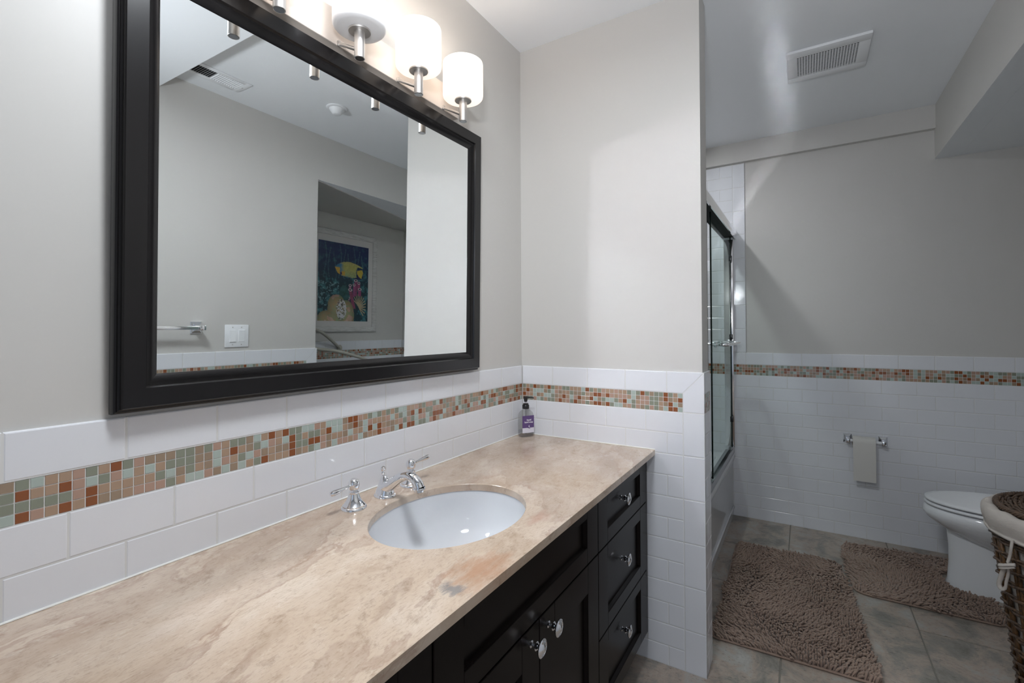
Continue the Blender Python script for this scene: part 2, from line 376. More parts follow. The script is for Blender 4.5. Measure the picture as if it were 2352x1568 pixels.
def mosaic(b, F, u0, u1):
    mp = MO/4; n = int(round((u1-u0)/mp)); mp2 = (u1-u0)/n
    for i in range(n):
        for j in range(4):
            frust(b, F, u0+i*mp2+0.0007, u0+(i+1)*mp2-0.0007, ZMB+j*mp+0.0007, ZMB+(j+1)*mp-0.0007, 0.003, 0.0060, 0.0007,
                  m_mos[rng.choice(6, p=[0.20, 0.17, 0.20, 0.18, 0.10, 0.15])])
def tiling(parent, F, u0, u1, oo, oe, cap_off, col=None, cover=None, col_left=False):
    """wainscot: courses, mosaic band, cap row, optional end column (u from..to)"""
    ue = col[0] if col else u1
    b = MB(); grout(b, F, u0, u1, 0, ZMB); grout(b, F, u0, u1, ZMT, ZCT-0.001); (grout(b, F, ue, u1, ZMB, ZMT) if col else None)
    rows(b, F, u0, ue, 0, ZMB, oo, oe)
    caprow(b, F, u0, ue, cap_off, mitre=col)
    if col:
        k = 0; z1 = ZMB
        while z1 > 0.01:
            z0 = max(z1-2*R, 0.0); frust(b, F, col[0]+G, col[1], z0+G, z1-G, 0.0, TH, 0.0024, m_tile); z1 = z0
    b.build('tile_wainscot', parent, angle=60, smooth=False)
    c = MB(); c.loft([[F(u0, ZMB, d), F(ue, ZMB, d), F(ue, ZMT, d), F(u0, ZMT, d)] for d in (0.0002, 0.0050)], m_grout, False, True)
    mosaic(c, F, u0+0.0005, ue-0.0005); c.build('mosaic_band', parent, smooth=False)
tiling(w_left, lambda u, v, d: (-u, T-d, v), 0.0005, 2.9, 0.0857, 0.1623, 0.1623)
tiling(w_part, lambda u, v, d: (T-d, -u, v), 0.0005, 0.739, 0.0676, 0.1451, 0.1451, col=(0.6662, 0.739))
tiling(w_far, lambda u, v, d: (XF+T-d, -u, v), -0.121, 2.379, 0.7903, 0.7128, 0.7128)
tiling(w_right, lambda u, v, d: (u, YO-T+d, v), -2.9, XE, 0.009-0.0775, 0.009, 0.009, col=(XE-0.0735, XE))
tiling(w_nook, lambda u, v, d: (u, YN-T+d, v), -0.49, XF-0.001, 0.3, 0.38, 0.3)
tiling(w_back, lambda u, v, d: (u, 0.122-d, v), 0.13, XF-0.001, 0.3, 0.38, 0.3)
# reveal of the partition (faces the room) and of the opening in the right wall
def reveal(parent, F, u0, u1):
    b = MB(); grout(b, F, u0, u1, 0, ZMB); grout(b, F, u0, u1, ZMT, ZCT-0.001); grout(b, F, u0, u1, ZMB, ZMT, 0.0050)
    rows(b, F, u0, u1, 0, ZMB, u0-0.05, u0+0.05); frust(b, F, u0+G, u1-G, ZMT+G, ZCT, 0, TH, 0.0024, m_tile)
    mosaic(b, F, u0+0.012, u1-0.001); b.build('tile_reveal', parent, smooth=False)
reveal(w_part, lambda u, v, d: (u, -0.732-d, v), 0.0010, 0.1215)
reveal(w_right, lambda u, v, d: (0.151+d, u, v), YO-T-0.109, YO-0.001)
# full-height tiling around the bath, above the wainscot of the far and back walls
b = MB(); F = lambda u, v, d: (XF+T-d, -u, v)
b.loft([[F(-0.121, ZCT, d), F(0.7155, ZCT, d), F(0.7155, 2.302, d), F(-0.121, 2.302, d)] for d in (0.0002, 0.0055)], m_grout, False, True)
z = ZCT; k = 0
while z < 2.29:
    z2 = min(z+R, 2.302); us = [-0.121]; u = 0.645-(0.0775 if k % 2 else 0.0)-20*P
    while u < 0.640:
        if u > -0.118: us.append(u)
        u += P
    us.append(0.645)
    for i in range(len(us)-1): frust(b, F, us[i]+G, us[i+1]-G, z+G, z2-G, 0, TH, 0.0022, m_tile)
    z = z2; k += 1
z = ZCT
while z < 2.29:
    z2 = min(z+2*R, 2.302); frust(b, F, 0.645+G, 0.7155, z+G, z2-G, 0, TH, 0.0024, m_tile); z = z2
b.build('bath_surround_tile', w_far, smooth=False)
# floor tiles
b = MB(); FT = 0.4665
for i in range(-6, 4):
    for j in range(-5, 3):
        x0 = 0.735+i*FT; y0 = -1.4195+j*FT; a = (max(x0+0.0025, -3.0), max(y0+0.0025, -2.55)); c = (min(x0+FT-0.0025, 1.79), min(y0+FT-0.0025, 0.25))
        if c[0]-a[0] > 0.02 and c[1]-a[1] > 0.02: b.box((a[0], a[1], -0.0038), (c[0], c[1], 0.0), m_floor, 0.0012, 1)
b.build('floor_tile', floor, smooth=False)

# ---------------------------------------------------------------- vanity
CY = -0.566
def panel_front(b, x0, x1, z0, z1, px0, px1, pz0, pz1, yf=-0.540, yb=-0.522, rec=0.011, m=m_esp):
    """shaker front: four frame members, bevelled inner edge, recessed panel"""
    bv = 0.0012
    b.box((x0, yf, z0), (px0, yb, z1), m, bv, 1); b.box((px1, yf, z0), (x1, yb, z1), m, bv, 1)
    b.box((px0-0.0005, yf, z0), (px1+0.0005, yb, pz0), m, bv, 1); b.box((px0-0.0005, yf, pz1), (px1+0.0005, yb, z1), m, bv, 1)
    b.box((px0-0.003, yf+rec, pz0-0.003), (px1+0.003, yb, pz1+0.003), m)
    s = 0.004
    for a, c in (((px0, pz0), (px1, pz0)), ((px1, pz0), (px1, pz1)), ((px1, pz1), (px0, pz1)), ((px0, pz1), (px0, pz0))):
        cx, cz = (px0+px1)/2, (pz0+pz1)/2
        inn = lambda q: (q[0]+(s if q[0] < cx else -s), q[1]+(s if q[1] < cz else -s))
        ia, ic = inn(a), inn(c)
        b.add([(a[0], yf+0.002, a[1]), (c[0], yf+0.002, c[1]), (ic[0], yf+rec-0.0002, ic[1]), (ia[0], yf+rec-0.0002, ia[1])], [(0, 1, 2, 3)], m)
def knob(parent, x, y, z):
    b = MB(); n = 20
    b.lathe([(0.0075, 0), (0.0075, -0.002), (0.0042, -0.004), (0.0036, -0.010), (0.0085, -0.0125), (0.0095, -0.0145), (0.0075, -0.0165), (0.0042, -0.018), (0.0042, -0.022), (0.0150, -0.0245), (0.0185, -0.0265), (0.0188, -0.0285), (0.0160, -0.0300), (0.0150, -0.0293), (0.0120, -0.0315), (0.0110, -0.0305), (0.006, -0.0335), (0.0005, -0.0340)], (x, y, z), m_chrome, n, 'y')
    return b.build('knob', parent)
def cabinet(name, label, x0, x1):
    r = thing(name, label, 'cabinet', ((x0+x1)/2, -0.27, 0)); b = MB()
    t = 0.016; zb, zt = 0.105, 0.7545
    b.box((x0, -0.521, zb), (x0+t, -0.012, zt), m_esp); b.box((x1-t, -0.521, zb), (x1, -0.012, zt), m_esp)
    b.box((x0+t, -0.521, zb), (x1-t, -0.012, zb+t), m_esp); b.box((x0+t, -0.028, zb+t), (x1-t, -0.012, zt), m_esp)
    b.box((x0+t, -0.521, zt-0.02), (x1-t, -0.45, zt), m_esp)
    b.box((x0, -0.465, 0.0), (x1, -0.445, zb), m_esp)   # toe kick
    b.build('body', r, smooth=False); return r
def drawer(parent, x0, x1, z0, z1, pz0, pz1, kz, hidden=False):
    b = MB(); panel_front(b, x0, x1, z0, z1, x0+0.0735, x1-0.0735, pz0, pz1); d = b.build('drawer', parent)
    knob(d, (x0+x1)/2-0.012, -0.529, kz); return d
c1 = cabinet('drawer_cabinet', 'espresso wood drawer cabinet against the tiled end wall, three knobbed drawers', -0.4995, -0.0105)
drawer(c1, -0.498, -0.029, 0.589, 0.753, 0.631, 0.707, 0.676)
drawer(c1, -0.498, -0.029, 0.3425, 0.5855, 0.384, 0.545, 0.482)
drawer(c1, -0.498, -0.029, 0.111, 0.3390, 0.152, 0.303, 0.255)
b = MB(); b.box((-0.0275, -0.538, 0.106), (-0.011, -0.5215, 0.753), m_esp); b.build('filler_strip', c1)
c2 = cabinet('sink_cabinet', 'espresso wood sink cabinet with two shaker doors under the oval basin', -1.1935, -0.5005)
b = MB(); panel_front(b, -1.192, -0.501, 0.5895, 0.753, -1.1145, -0.577, 0.633, 0.71); b.build('false_front', c2)
for a, c, kx in ((-0.845, -0.501, -0.806), (-1.192, -0.848, -0.885)):
    b = MB(); panel_front(b, a, c, 0.111, 0.5855, a+0.0735, c-0.0735, 0.18, 0.511); d = b.build('door', c2)
    knob(d, kx, -0.540, 0.553)
c3 = cabinet('drawer_cabinet', 'espresso wood drawer cabinet left of the sink doors, mostly out of view', -1.70, -1.1945)
drawer(c3, -1.665, -1.196, 0.589, 0.753, 0.631, 0.707, 0.676)
drawer(c3, -1.665, -1.196, 0.3425, 0.5855, 0.384, 0.545, 0.482)
drawer(c3, -1.665, -1.196, 0.111, 0.3390, 0.152, 0.303, 0.255)
for r in (c1, c2, c3): rebase(r)

# countertop with an oval cut-out
SX, SYc, SA, SB = -0.8496, -0.2977, 0.2142, 0.1709
def countertop():
    x0, x1, y0, y1, zt, zb = -2.05, -0.0008, CY, -0.0008, ZK, ZK-0.0190
    n = 96; bm = bmesh.new()
    def ring(zz, inner):
        out = []
        for i in range(n):
            a = 2*PI*i/n; ca, sa = math.cos(a), math.sin(a)
            if inner is not None: out.append(bm.verts.new((SX+(SA+inner)*ca, SYc+(SB+inner)*sa, zz)))
            else:
                # square ring matched to the ellipse's angles, hugging the slab's sides
                hx = 0.30; t = min(hx/abs(ca) if abs(ca) > 1e-6 else 9e9, ((y1-SYc) if sa > 0 else (SYc-y0))/abs(sa) if abs(sa) > 1e-6 else 9e9)
                out.append(bm.verts.new((SX+t*ca, SYc+t*sa, zz)))
        return out
    e = 0.0015
    it0 = ring(zt, e); it1 = ring(zt-e, 0); ib = ring(zb, 0); ot = ring(zt, None); ob = ring(zb, None)
    for A, B in ((ot, it0), (it0, it1), (it1, ib), (ib, ob)):
        for i in range(n): bm.faces.new((A[i], A[(i+1) % n], B[(i+1) % n], B[i]))
    me = bpy.data.meshes.new('countertop'); bm.to_mesh(me); bm.free()
    b = MB(); b.add([v.co[:] for v in me.vertices], [tuple(p.vertices) for p in me.polygons], m_stone); bpy.data.meshes.remove(me)
    # corners of the central square
    L, Rr = SX-0.30, SX+0.30
    ang = [2*PI*i/n for i in range(n)]
    def pts_side(sgn):  # vertices on the front/back strip corners
        out = []
        for a in ang:
            ca, sa = math.cos(a), math.sin(a); hy = (y1-SYc) if sa > 0 else (SYc-y0)
            tx = 0.30/abs(ca) if abs(ca) > 1e-6 else 9e9; ty = hy/abs(sa) if abs(sa) > 1e-6 else 9e9
            out.append((SX+min(tx, ty)*ca, SYc+min(tx, ty)*sa))
        return out
    pp = pts_side(0)
    for i in range(n):
        p, q = pp[i], pp[(i+1) % n]
        # corner triangles where the ring turns
        if (abs(abs(p[0]-SX)-0.30) < 1e-6) != (abs(abs(q[0]-SX)-0.30) < 1e-6) :
            cx = L if (p[0] < SX) else Rr; cy = y1 if p[1] > SYc else y0
            for zz in (zt, zb): b.add([(p[0], p[1], zz), (q[0], q[1], zz), (cx, cy, zz)], [(0, 1, 2)], m_stone)
    for xa, xb in ((x0, L), (Rr, x1)):
        for zz in (zt, zb): b.add([(xa, y0, zz), (xb, y0, zz), (xb, y1, zz), (xa, y1, zz)], [(0, 1, 2, 3)], m_stone)
    # outer edges
    for (ax, ay), (bx, by) in (((x0, y0), (x1, y0)), ((x1, y0), (x1, y1)), ((x1, y1), (x0, y1)), ((x0, y1), (x0, y0))):
        b.add([(ax, ay, zb), (bx, by, zb), (bx, by, zt), (ax, ay, zt)], [(0, 1, 2, 3)], m_stone)
    o = b.build('countertop', smooth=False)
    bm = bmesh.new(); bm.from_mesh(o.data); bmesh.ops.remove_doubles(bm, verts=bm.verts, dist=1e-5); bmesh.ops.recalc_face_normals(bm, faces=bm.faces); bm.to_mesh(o.data); bm.free()
    return o
tag(countertop(), 'beige brown travertine countertop with an oval sink cut-out over the dark cabinets', 'countertop')
# caulk line is part of the countertop joint
ck = MB()
ck.tube([(-2.05, -0.0009, ZK+0.0012), (-0.0012, -0.0009, ZK+0.0012)], 0.0022, m_caulk, 6); ck.tube([(-0.0009, -0.0015, ZK+0.0012), (-0.0009, -0.566, ZK+0.0012)], 0.0022, m_caulk, 6)
ck.build('caulk_line', w_left)

# sink
def sink():
    r = thing('sink', 'white oval undermount basin set in the travertine counter', 'sink', (SX, SYc, ZK-0.16)); b = MB(); n = 72
    prof = [(1.075, -0.0192), (1.075, -0.030), (1.015, -0.0195), (1.0, -0.028), (0.975, -0.050), (0.93, -0.080), (0.84, -0.112), (0.68, -0.138), (0.45, -0.153), (0.22, -0.1585), (0.105, -0.1600)]
    prof = [(1.075, -0.0300), (1.075, -0.0196), (1.012, -0.0196), (1.002, -0.028), (0.985, -0.050), (0.945, -0.080), (0.86, -0.112), (0.70, -0.138), (0.46, -0.153), (0.22, -0.1585), (0.105, -0.1600)]
    E_ = lambda s_, h: [(SX+SA*s_*math.cos(2*PI*i/n), SYc+SB*s_*math.sin(2*PI*i/n), ZK+h) for i in range(n)]
    rings = [E_(s_, h) for s_, h in prof]
    outer = [E_(s_, h) for s_, h in ((0.15, -0.172), (0.5, -0.166), (0.75, -0.15), (0.92, -0.12), (1.0, -0.08), (1.03, -0.03))]
    b.loft(outer+rings, m_porc, True, True); b.build('basin', r, angle=50)
    d = MB(); d.lathe([(0.030, 0.0), (0.030, 0.002), (0.024, 0.0035), (0.021, 0.0015), (0.010, 0.0015), (0.008, 0.004), (0.0005, 0.0055)], (SX, SYc, ZK-0.1600), m_chrome, 24); d.build('drain', r)
    pass
    rebase(r); return r
sk = sink()
def text_mesh(txt, size, m, M4, parent, name, align='CENTER', bold=0.0):
    cu = bpy.data.curves.new(name, 'FONT'); cu.body = txt; cu.size = size; cu.align_x = align; cu.align_y = 'CENTER'; cu.resolution_u = 3; cu.extrude = 0.00006; cu.offset = bold
    to = bpy.data.objects.new(name, cu); COL.objects.link(to); dg = bpy.context.evaluated_depsgraph_get()
    me = bpy.data.meshes.new_from_object(to.evaluated_get(dg)); bpy.data.objects.remove(to); bpy.data.curves.remove(cu)
    me.transform(M4); me.materials.clear(); me.materials.append(m)
    o = bpy.data.objects.new(name, me); COL.objects.link(o)
    if parent: o.parent = parent
    return o
# maker's mark on the basin wall, left of the faucet side
def frame4(o, x, y, z):
    M4 = Matrix.Identity(4)
    for i in range(3): M4[i][0] = x[i]; M4[i][1] = y[i]; M4[i][2] = z[i]; M4[i][3] = o[i]
    return M4
a0 = math.radians(146); s0 = 0.972
pt = Vector((SX+SA*s0*math.cos(a0), SYc+SB*s0*math.sin(a0), ZK-0.056)); tn = Vector((SA*math.sin(a0), -SB*math.cos(a0), 0)).normalized()
nrm = Vector((-math.cos(a0)/SA, -math.sin(a0)/SB, 0)).normalized(); nn = (nrm*0.88+Vector((0, 0, 0.47))).normalized(); up = nn.cross(tn).normalized()
M4 = Matrix.Translation(-Vector(sk.location)) @ frame4(pt+nn*0.0022, tn, up, nn)
text_mesh('KOHLER', 0.0085, m_mark, M4, sk, 'maker_mark')

# ---------------------------------------------------------------- faucet (one widespread set)
fz = ZK+0.0003
fa = thing('faucet', 'chrome widespread faucet with two lever handles behind the oval basin', 'faucet', (-0.860, -0.075, fz))
def valve(x, y, sx):
    b = MB(); b.lathe([(0.0315, 0), (0.0315, 0.003), (0.030, 0.0055), (0.0275, 0.0068), (0.0275, 0.009), (0.0235, 0.013), (0.0175, 0.022), (0.0140, 0.031), (0.0120, 0.037), (0.0125, 0.0385), (0.0125, 0.041), (0.0100, 0.0425), (0.0090, 0.046)], (x, y, fz), m_chrome, 36)
    o = b.build('handle_base', fa)
    b = MB(); b.lathe([(0.0090, 0.0455), (0.0115, 0.0475), (0.0133, 0.052), (0.0142, 0.058), (0.0133, 0.065), (0.0105, 0.0705), (0.0072, 0.0725), (0.0066, 0.0722), (0.0004, 0.0726)], (x, y, fz), m_chrome, 28)
    dx = sx; tip = Vector((x+dx*0.072, y-0.004, fz+0.0585+(0.008 if sx > 0 else -0.003))); st = Vector((x+dx*0.010, y, fz+0.059))
    pts = [st.lerp(tip, t) for t in (0, 0.12, 0.3, 0.5, 0.7, 0.85, 0.95, 1.0)]
    b.tube(pts, [0.0042, 0.0036, 0.0045, 0.0060, 0.0078, 0.0085, 0.0072, 0.0030], m_chrome, 16, flat=0.8); b.build('lever_handle', fa)
valve(-0.962, -0.077, -1); valve(-0.757, -0.073, 1)
b = MB(); SXX, SYY = -0.860, -0.073
def sring(c, rx, ry, n=24): return [(c[0]+rx*math.cos(2*PI*i/n), c[1]+ry*math.sin(2*PI*i/n), c[2]) for i in range(n)]
b.loft([sring((SXX, SYY-0.004, fz+h), rx, ry) for h, rx, ry in ((0, 0.0275, 0.031), (0.003, 0.0275, 0.031), (0.0055, 0.0262, 0.0297), (0.007, 0.0245, 0.0275), (0.010, 0.0240, 0.027), (0.018, 0.020, 0.024), (0.030, 0.0155, 0.019), (0.042, 0.0115, 0.0145), (0.050, 0.0085, 0.010), (0.054, 0.005, 0.006))], m_chrome)
sp = smooth_path([(SXX, SYY-0.004, fz+0.020), (SXX, SYY-0.020, fz+0.030), (SXX, SYY-0.040, fz+0.044), (SXX, SYY-0.062, fz+0.0575), (SXX, SYY-0.084, fz+0.0655), (SXX, SYY-0.104, fz+0.0645), (SXX, SYY-0.120, fz+0.055), (SXX, SYY-0.128, fz+0.041)], 5)
nsp = len(sp); rr = [0.0195-0.0085*min(1, i/nsp*1.9)**0.8 if i < nsp*0.53 else 0.0110+0.0040*((i/nsp-0.53)/0.47) for i in range(nsp)]
b.tube(sp, rr, m_chrome, 20)
b.lathe([(0.0155, 0.0445), (0.0165, 0.0425), (0.0165, 0.0395), (0.0125, 0.0375), (0.0115, 0.0375), (0.0115, 0.0325), (0.0095, 0.0325)], (SXX, SYY-0.1275, fz), m_chrome, 24)
b.build('spout', fa)
b = MB(); b.lathe([(0.0045, 0.048), (0.0035, 0.058), (0.0055, 0.060), (0.0050, 0.062), (0.0030, 0.064), (0.0060, 0.067), (0.0078, 0.071), (0.0070, 0.0755), (0.0030, 0.0785), (0.0003, 0.079)], (SXX, SYY+0.002, fz), m_chrome, 20); b.build('lift_rod', fa)
rebase(fa)

# ---------------------------------------------------------------- soap bottle
def soap():
    bx, by = -0.053, -0.047; zf = ZK+0.0004; r = thing('soap_dispenser', 'clear pump bottle of hand soap with purple label in the counter corner', 'soap bottle', (bx, by, zf))
    ang = math.radians(238); nf = Vector((math.cos(ang), math.sin(ang), 0)); tw = Vector((-math.sin(ang), math.cos(ang), 0))  # tw: towards image right
    def ring(hw, hd, z_, n=40, p=3.0):
        out = []
        for i in range(n):
            a = 2*PI*i/n; ca, sa = math.cos(a), math.sin(a)
            x = hw*math.copysign(abs(ca)**(2/p), ca); y = hd*math.copysign(abs(sa)**(2/p), sa)
            out.append(tuple(Vector((bx, by, zf+z_))+tw*x+nf*y))
        return out
    b = MB(); b.loft([ring(0.026, 0.013, 0), ring(0.0315, 0.0175, 0.002), ring(0.033, 0.019, 0.008), ring(0.0335, 0.0195, 0.06), ring(0.033, 0.019, 0.088), ring(0.030, 0.017, 0.099, p=2.6), ring(0.022, 0.0145, 0.107, p=2.3), ring(0.0135, 0.0125, 0.1115, p=2.0), ring(0.0118, 0.0118, 0.114, p=2.0), ring(0.0118, 0.0118, 0.118, p=2.0)], m_bottle)
    b.build('bottle', r, angle=60)
    b = MB(); b.loft([ring(0.029, 0.0155, 0.004), ring(0.0315, 0.0172, 0.010), ring(0.0318, 0.0175, 0.028)], m_soap); b.build('liquid', r, angle=60)
    c0 = (bx, by, zf)
    b = MB(); b.lathe([(0.0142, 0.1155), (0.0145, 0.117), (0.0145, 0.130), (0.0135, 0.1315), (0.0115, 0.1320), (0.0115, 0.1365), (0.0105, 0.1375)], c0, m_black, 28)
    b.lathe([(0.0062, 0.144), (0.0075, 0.150), (0.0095, 0.160), (0.0105, 0.164), (0.0085, 0.1665), (0.0003, 0.167)], c0, m_black, 20)
    pd = Vector((0.25, -0.97, 0)).normalized()
    p0 = Vector((bx, by, zf+0.1625)); b.tube([p0, p0+pd*0.015, p0+pd*0.026+Vector((0, 0, 0.0005)), p0+pd*0.035-Vector((0, 0, 0.002))], [0.0040, 0.0032, 0.0028, 0.0024], m_black, 10)
    b.build('pump', r)
    b = MB(); b.lathe([(0.0040, 0.1370), (0.0040, 0.1445)], c0, m_soap, 12); b.lathe([(0.0022, 0.01), (0.0022, 0.137)], c0, m_bottle, 8); b.build('pump_tube', r)
    # label panels wrapped just in front of the bottle's flat face
    yo = 0.0199
    def panel(u0, u1, z0, z1, m, nm, off=0.0):
        q = MB(); N = 8; V = []
        for i in range(N+1):
            u = u0+(u1-u0)*i/N; d = yo+off-0.0016*(abs(u)/0.03)**3
            for z_ in (z0, z1): V.append(tuple(Vector((bx, by, zf+z_))+tw*u+nf*d))
        q.add(V, [(2*i, 2*i+1, 2*i+3, 2*i+2) for i in range(N)], m); return q.build(nm, r)
    lab = panel(-0.0255, 0.0285, 0.039, 0.089, m_purple, 'label')
    lab2 = panel(-0.0255, 0.0285, 0.0185, 0.039, m_lwhite, 'label_foot')
    def tx(s_, size, u, z_, m, bold=0.0):
        M4 = frame4(Vector((bx, by, zf+z_))+tw*u+nf*(yo+0.0008), tw, Vector((0, 0, 1)), nf)
        return text_mesh(s_, size, m, M4, lab, 'lettering', bold=bold)
    t1 = tx('liquid', 0.0098, 0.004, 0.0715, m_ink, 0.00025); t2 = tx('hand soap', 0.0098, 0.003, 0.0625, m_ink, 0.00025)
    # lavender sprig motif
    q = MB()
    for du, dz, a, s_, mm in ((0.004, 0.046, 1.3, 1.0, m_ink), (0.0005, 0.040, 2.4, 1.1, m_dpurple), (0.0065, 0.0375, -0.9, 0.9, m_dpurple), (0.0055, 0.0425, 1.0, 0.8, m_ink)):
        pts = []
        for i in range(14):
            t = 2*PI*i/14; x = 0.0042*s_*math.cos(t); y = 0.0015*s_*math.sin(t)
            pts.append(tuple(Vector((bx, by, zf+dz+x*math.sin(a)+y*math.cos(a)))+tw*(du+x*math.cos(a)-y*math.sin(a))+nf*(yo+0.0005)))
        q.add(pts, [tuple(range(14))], mm)
    t3 = q.build('sprig_motif', lab, smooth=False)
    L = Vector(r.location)
    for o in (t1, t2): o.data.name = 'lettering'
    rebase(r)
soap()

# ---------------------------------------------------------------- mirror (leans 0.8 degrees forward)
TILT = math.radians(0.8); MX0, MX1, MZ0, MZ1 = -1.4285, -0.347, 1.0725, 1.9330
def frame_profile(name, rect, prof, m, parent):
    """mitred picture-frame moulding: prof = [(inset, y)]"""
    x0, x1, z0, z1 = rect; b = MB(); rings = []
    for ins, y in prof: rings.append([(x0+ins, y, z0+ins), (x1-ins, y, z0+ins), (x1-ins, y, z1-ins), (x0+ins, y, z1-ins)])
    b.loft(rings, m, False, False); return b.build(name, parent, angle=25)
mr = thing('wall_mirror', 'large rectangular mirror in a wide dark wood frame over the vanity', 'mirror', ((MX0+MX1)/2, 0, MZ0))
fr = frame_profile('frame', (MX0, MX1, MZ0, MZ1), [(0.010, 0.0), (0, 0.0), (0, -0.012), (0.0015, -0.0155), (0.004, -0.0170), (0.0052, -0.0168), (0.0058, -0.0195), (0.0085, -0.0210), (0.0092, -0.0275), (0.0110, -0.0300), (0.0440, -0.0300), (0.0455, -0.0275), (0.0470, -0.0240), (0.0520, -0.0225), (0.0655, -0.0140), (0.0672, -0.0122), (0.0672, -0.0100), (0.0672, -0.004), (0.010, -0.004), (0.010, 0.0)], m_frame, mr)
b = MB(); b.box((MX0+0.060, -0.0120, MZ0+0.060), (MX1-0.060, -0.0060, MZ1-0.060), m_mirror); b.build('glass', mr, smooth=False)
rebase(mr); mr.rotation_euler = (TILT, 0, 0)

# ---------------------------------------------------------------- vanity light bar with four lamps
vl = thing('vanity_light_bar', 'satin nickel light bar above the mirror with four frosted glass shades', 'light fixture', (-0.867, 0, 1.99))
b = MB(); b.box((-1.274, -0.020, 1.955), (-0.462, T-0.0005, 2.047), m_plate, 0.0012, 1); b.build('back_plate', vl)
for i, x in enumerate((-1.182, -0.972, -0.762, -0.556)):
    ax = x+0.008; yy = -0.112; zs = 1.889
    b = MB(); b.tube([(ax+0.004, -0.0195, 1.962), (ax, -0.055, 1.9425), (x, yy+0.004, 1.912)], 0.0046, m_nickel, 14)
    b.lathe([(0.0085, 0), (0.0085, -0.003), (0.006, -0.004)], (ax+0.004, -0.0195, 1.962), m_nickel, 18, 'y'); b.build('arm', vl)
    b = MB(); b.lathe([(0.0105, 0.0010), (0.0120, 0.0), (0.0126, 0.0008), (0.0126, 0.0660)], (x, yy, zs), m_nickel, 28)
    b.lathe([(0.0105, 0.0011), (0.0104, -0.0002), (0.0004, -0.0002)], (x, yy, zs), m_track, 24, cap=False)
    b.lathe([(0.0125, 0.0655), (0.0265, 0.0655), (0.0270, 0.0665), (0.0270, 0.0695), (0.0250, 0.0705), (0.0110, 0.0705)], (x, yy, zs), m_nickel, 32); st = b.build('stem', vl)
    b = MB(); r0 = 0.0645; zz = 0.0708; h = 0.118
    b.lathe([(0.020, zz), (r0-0.014, zz), (r0-0.005, zz+0.0025), (r0-0.0012, zz+0.007), (r0, zz+0.014), (r0, zz+h-0.006), (r0-0.0008, zz+h-0.002), (r0-0.003, zz+h), (r0-0.0052, zz+h-0.002), (r0-0.0056, zz+h-0.006), (r0-0.0056, zz+0.012), (r0-0.012, zz+0.0055), (0.020, zz+0.0050)], (x, yy, zs), m_shade_off if i == 1 else m_shade, 48, cap=False)
    s_ = b.build('lamp_shade', vl, angle=60)
    if i == 1: s_['label'] = 'unlit frosted glass shade'
    else:
        pl_ = bpy.data.lights.new('bulb_light', 'POINT'); pl_.energy = BULB_W; pl_.color = (1.0, 0.86, 0.73); pl_.shadow_soft_size = 0.028
        po_ = bpy.data.objects.new('bulb_light', pl_); po_.location = (x, yy, zs+0.135); COL.objects.link(po_)
rebase(vl)

# ---------------------------------------------------------------- ceiling fittings
def fan_grille():
    x0, x1, y0, y1 = 0.632, 0.920, -1.289, -0.982; r = thing('exhaust_fan_grille', 'white square perforated exhaust grille on the ceiling before the bath', 'vent', ((x0+x1)/2, (y0+y1)/2, ZC)); b = MB()
    px0, px1, py0, py1 = 0.684, 0.872, -1.249, -1.021; z0, z1 = ZC-0.013, ZC-0.0005
    b.box((x0, y0, z0), (px0, y1, z1), m_white, 0.003); b.box((px1, y0, z0), (x1, y1, z1), m_white, 0.003)
    b.box((px0-0.003, y0, z0), (px1+0.003, py0, z1), m_white, 0.003); b.box((px0-0.003, py1, z0), (px1+0.003, y1, z1), m_white, 0.003); b.build('frame', r)
    b = MB(); nx, ny = 16, 22
    for i in range(nx+1): x = px0+(px1-px0)*i/nx; b.box((x-0.0016, py0, z0+0.0010), (x+0.0016, py1, z0+0.0022), m_white)
    for j in range(ny+1): y = py0+(py1-py0)*j/ny; b.box((px0, y-0.0019, z0+0.0011), (px1, y+0.0019, z0+0.0021), m_white)
    b.build('grille', r, smooth=False); b = MB(); b.box((px0-0.001, py0-0.001, ZC-0.004), (px1+0.001, py1+0.001, ZC-0.001), m_dark); b.build('backing', r, smooth=False); rebase(r)
fan_grille()
def register():
    x0, x1, y0, y1 = -0.722, -0.424, -1.532, -1.396; r = thing('air_register', 'white louvred air register on the ceiling beside the lowered entrance ceiling, seen in the mirror', 'vent', ((x0+x1)/2, (y0+y1)/2, ZC)); b = MB()
    px0, px1, py0, py1 = -0.700, -0.452, -1.505, -1.420; z0, z1 = ZC-0.006, ZC-0.0005
    b.box((x0, y0, z0), (px0, y1, z1), m_white, 0.0015); b.box((px1, y0, z0), (x1, y1, z1), m_white, 0.0015)
    b.box((px0-0.002, y0, z0), (px1+0.002, py0, z1), m_white, 0.0015); b.box((px0-0.002, py1, z0), (px1+0.002, y1, z1), m_white, 0.0015)
    b.lathe([(0.004, 0.0), (0.003, -0.0015), (0.0003, -0.002)], (-0.438, -1.464, z0), m_chrome, 12); b.build('frame', r)
    b = MB(); n = 24
    for i in range(n):
        x = px0+(px1-px0)*(i+0.5)/n; s = -1 if i < n//2 else 1
        b.loft([[(x-0.0030*s, py0, z1-0.0004), (x-0.0030*s+0.0010, py0, z1-0.0004), (x+0.0016*s+0.0010, py0, z0), (x+0.0016*s, py0, z0)], [(x-0.0030*s, py1, z1-0.0004), (x-0.0030*s+0.0010, py1, z1-0.0004), (x+0.0016*s+0.0010, py1, z0), (x+0.0016*s, py1, z0)]], m_white)
    b.build('louvres', r, smooth=False); b = MB(); b.box((px0, py0, z1-0.0003), (px1, py1, z1-0.0001), m_dark); b.build('backing', r, smooth=False); rebase(r)
register()
sd = thing('ceiling_sensor', 'small round white ceiling sensor with a conical nose, seen in the mirror', 'sensor', (-0.040, -1.234, ZC))
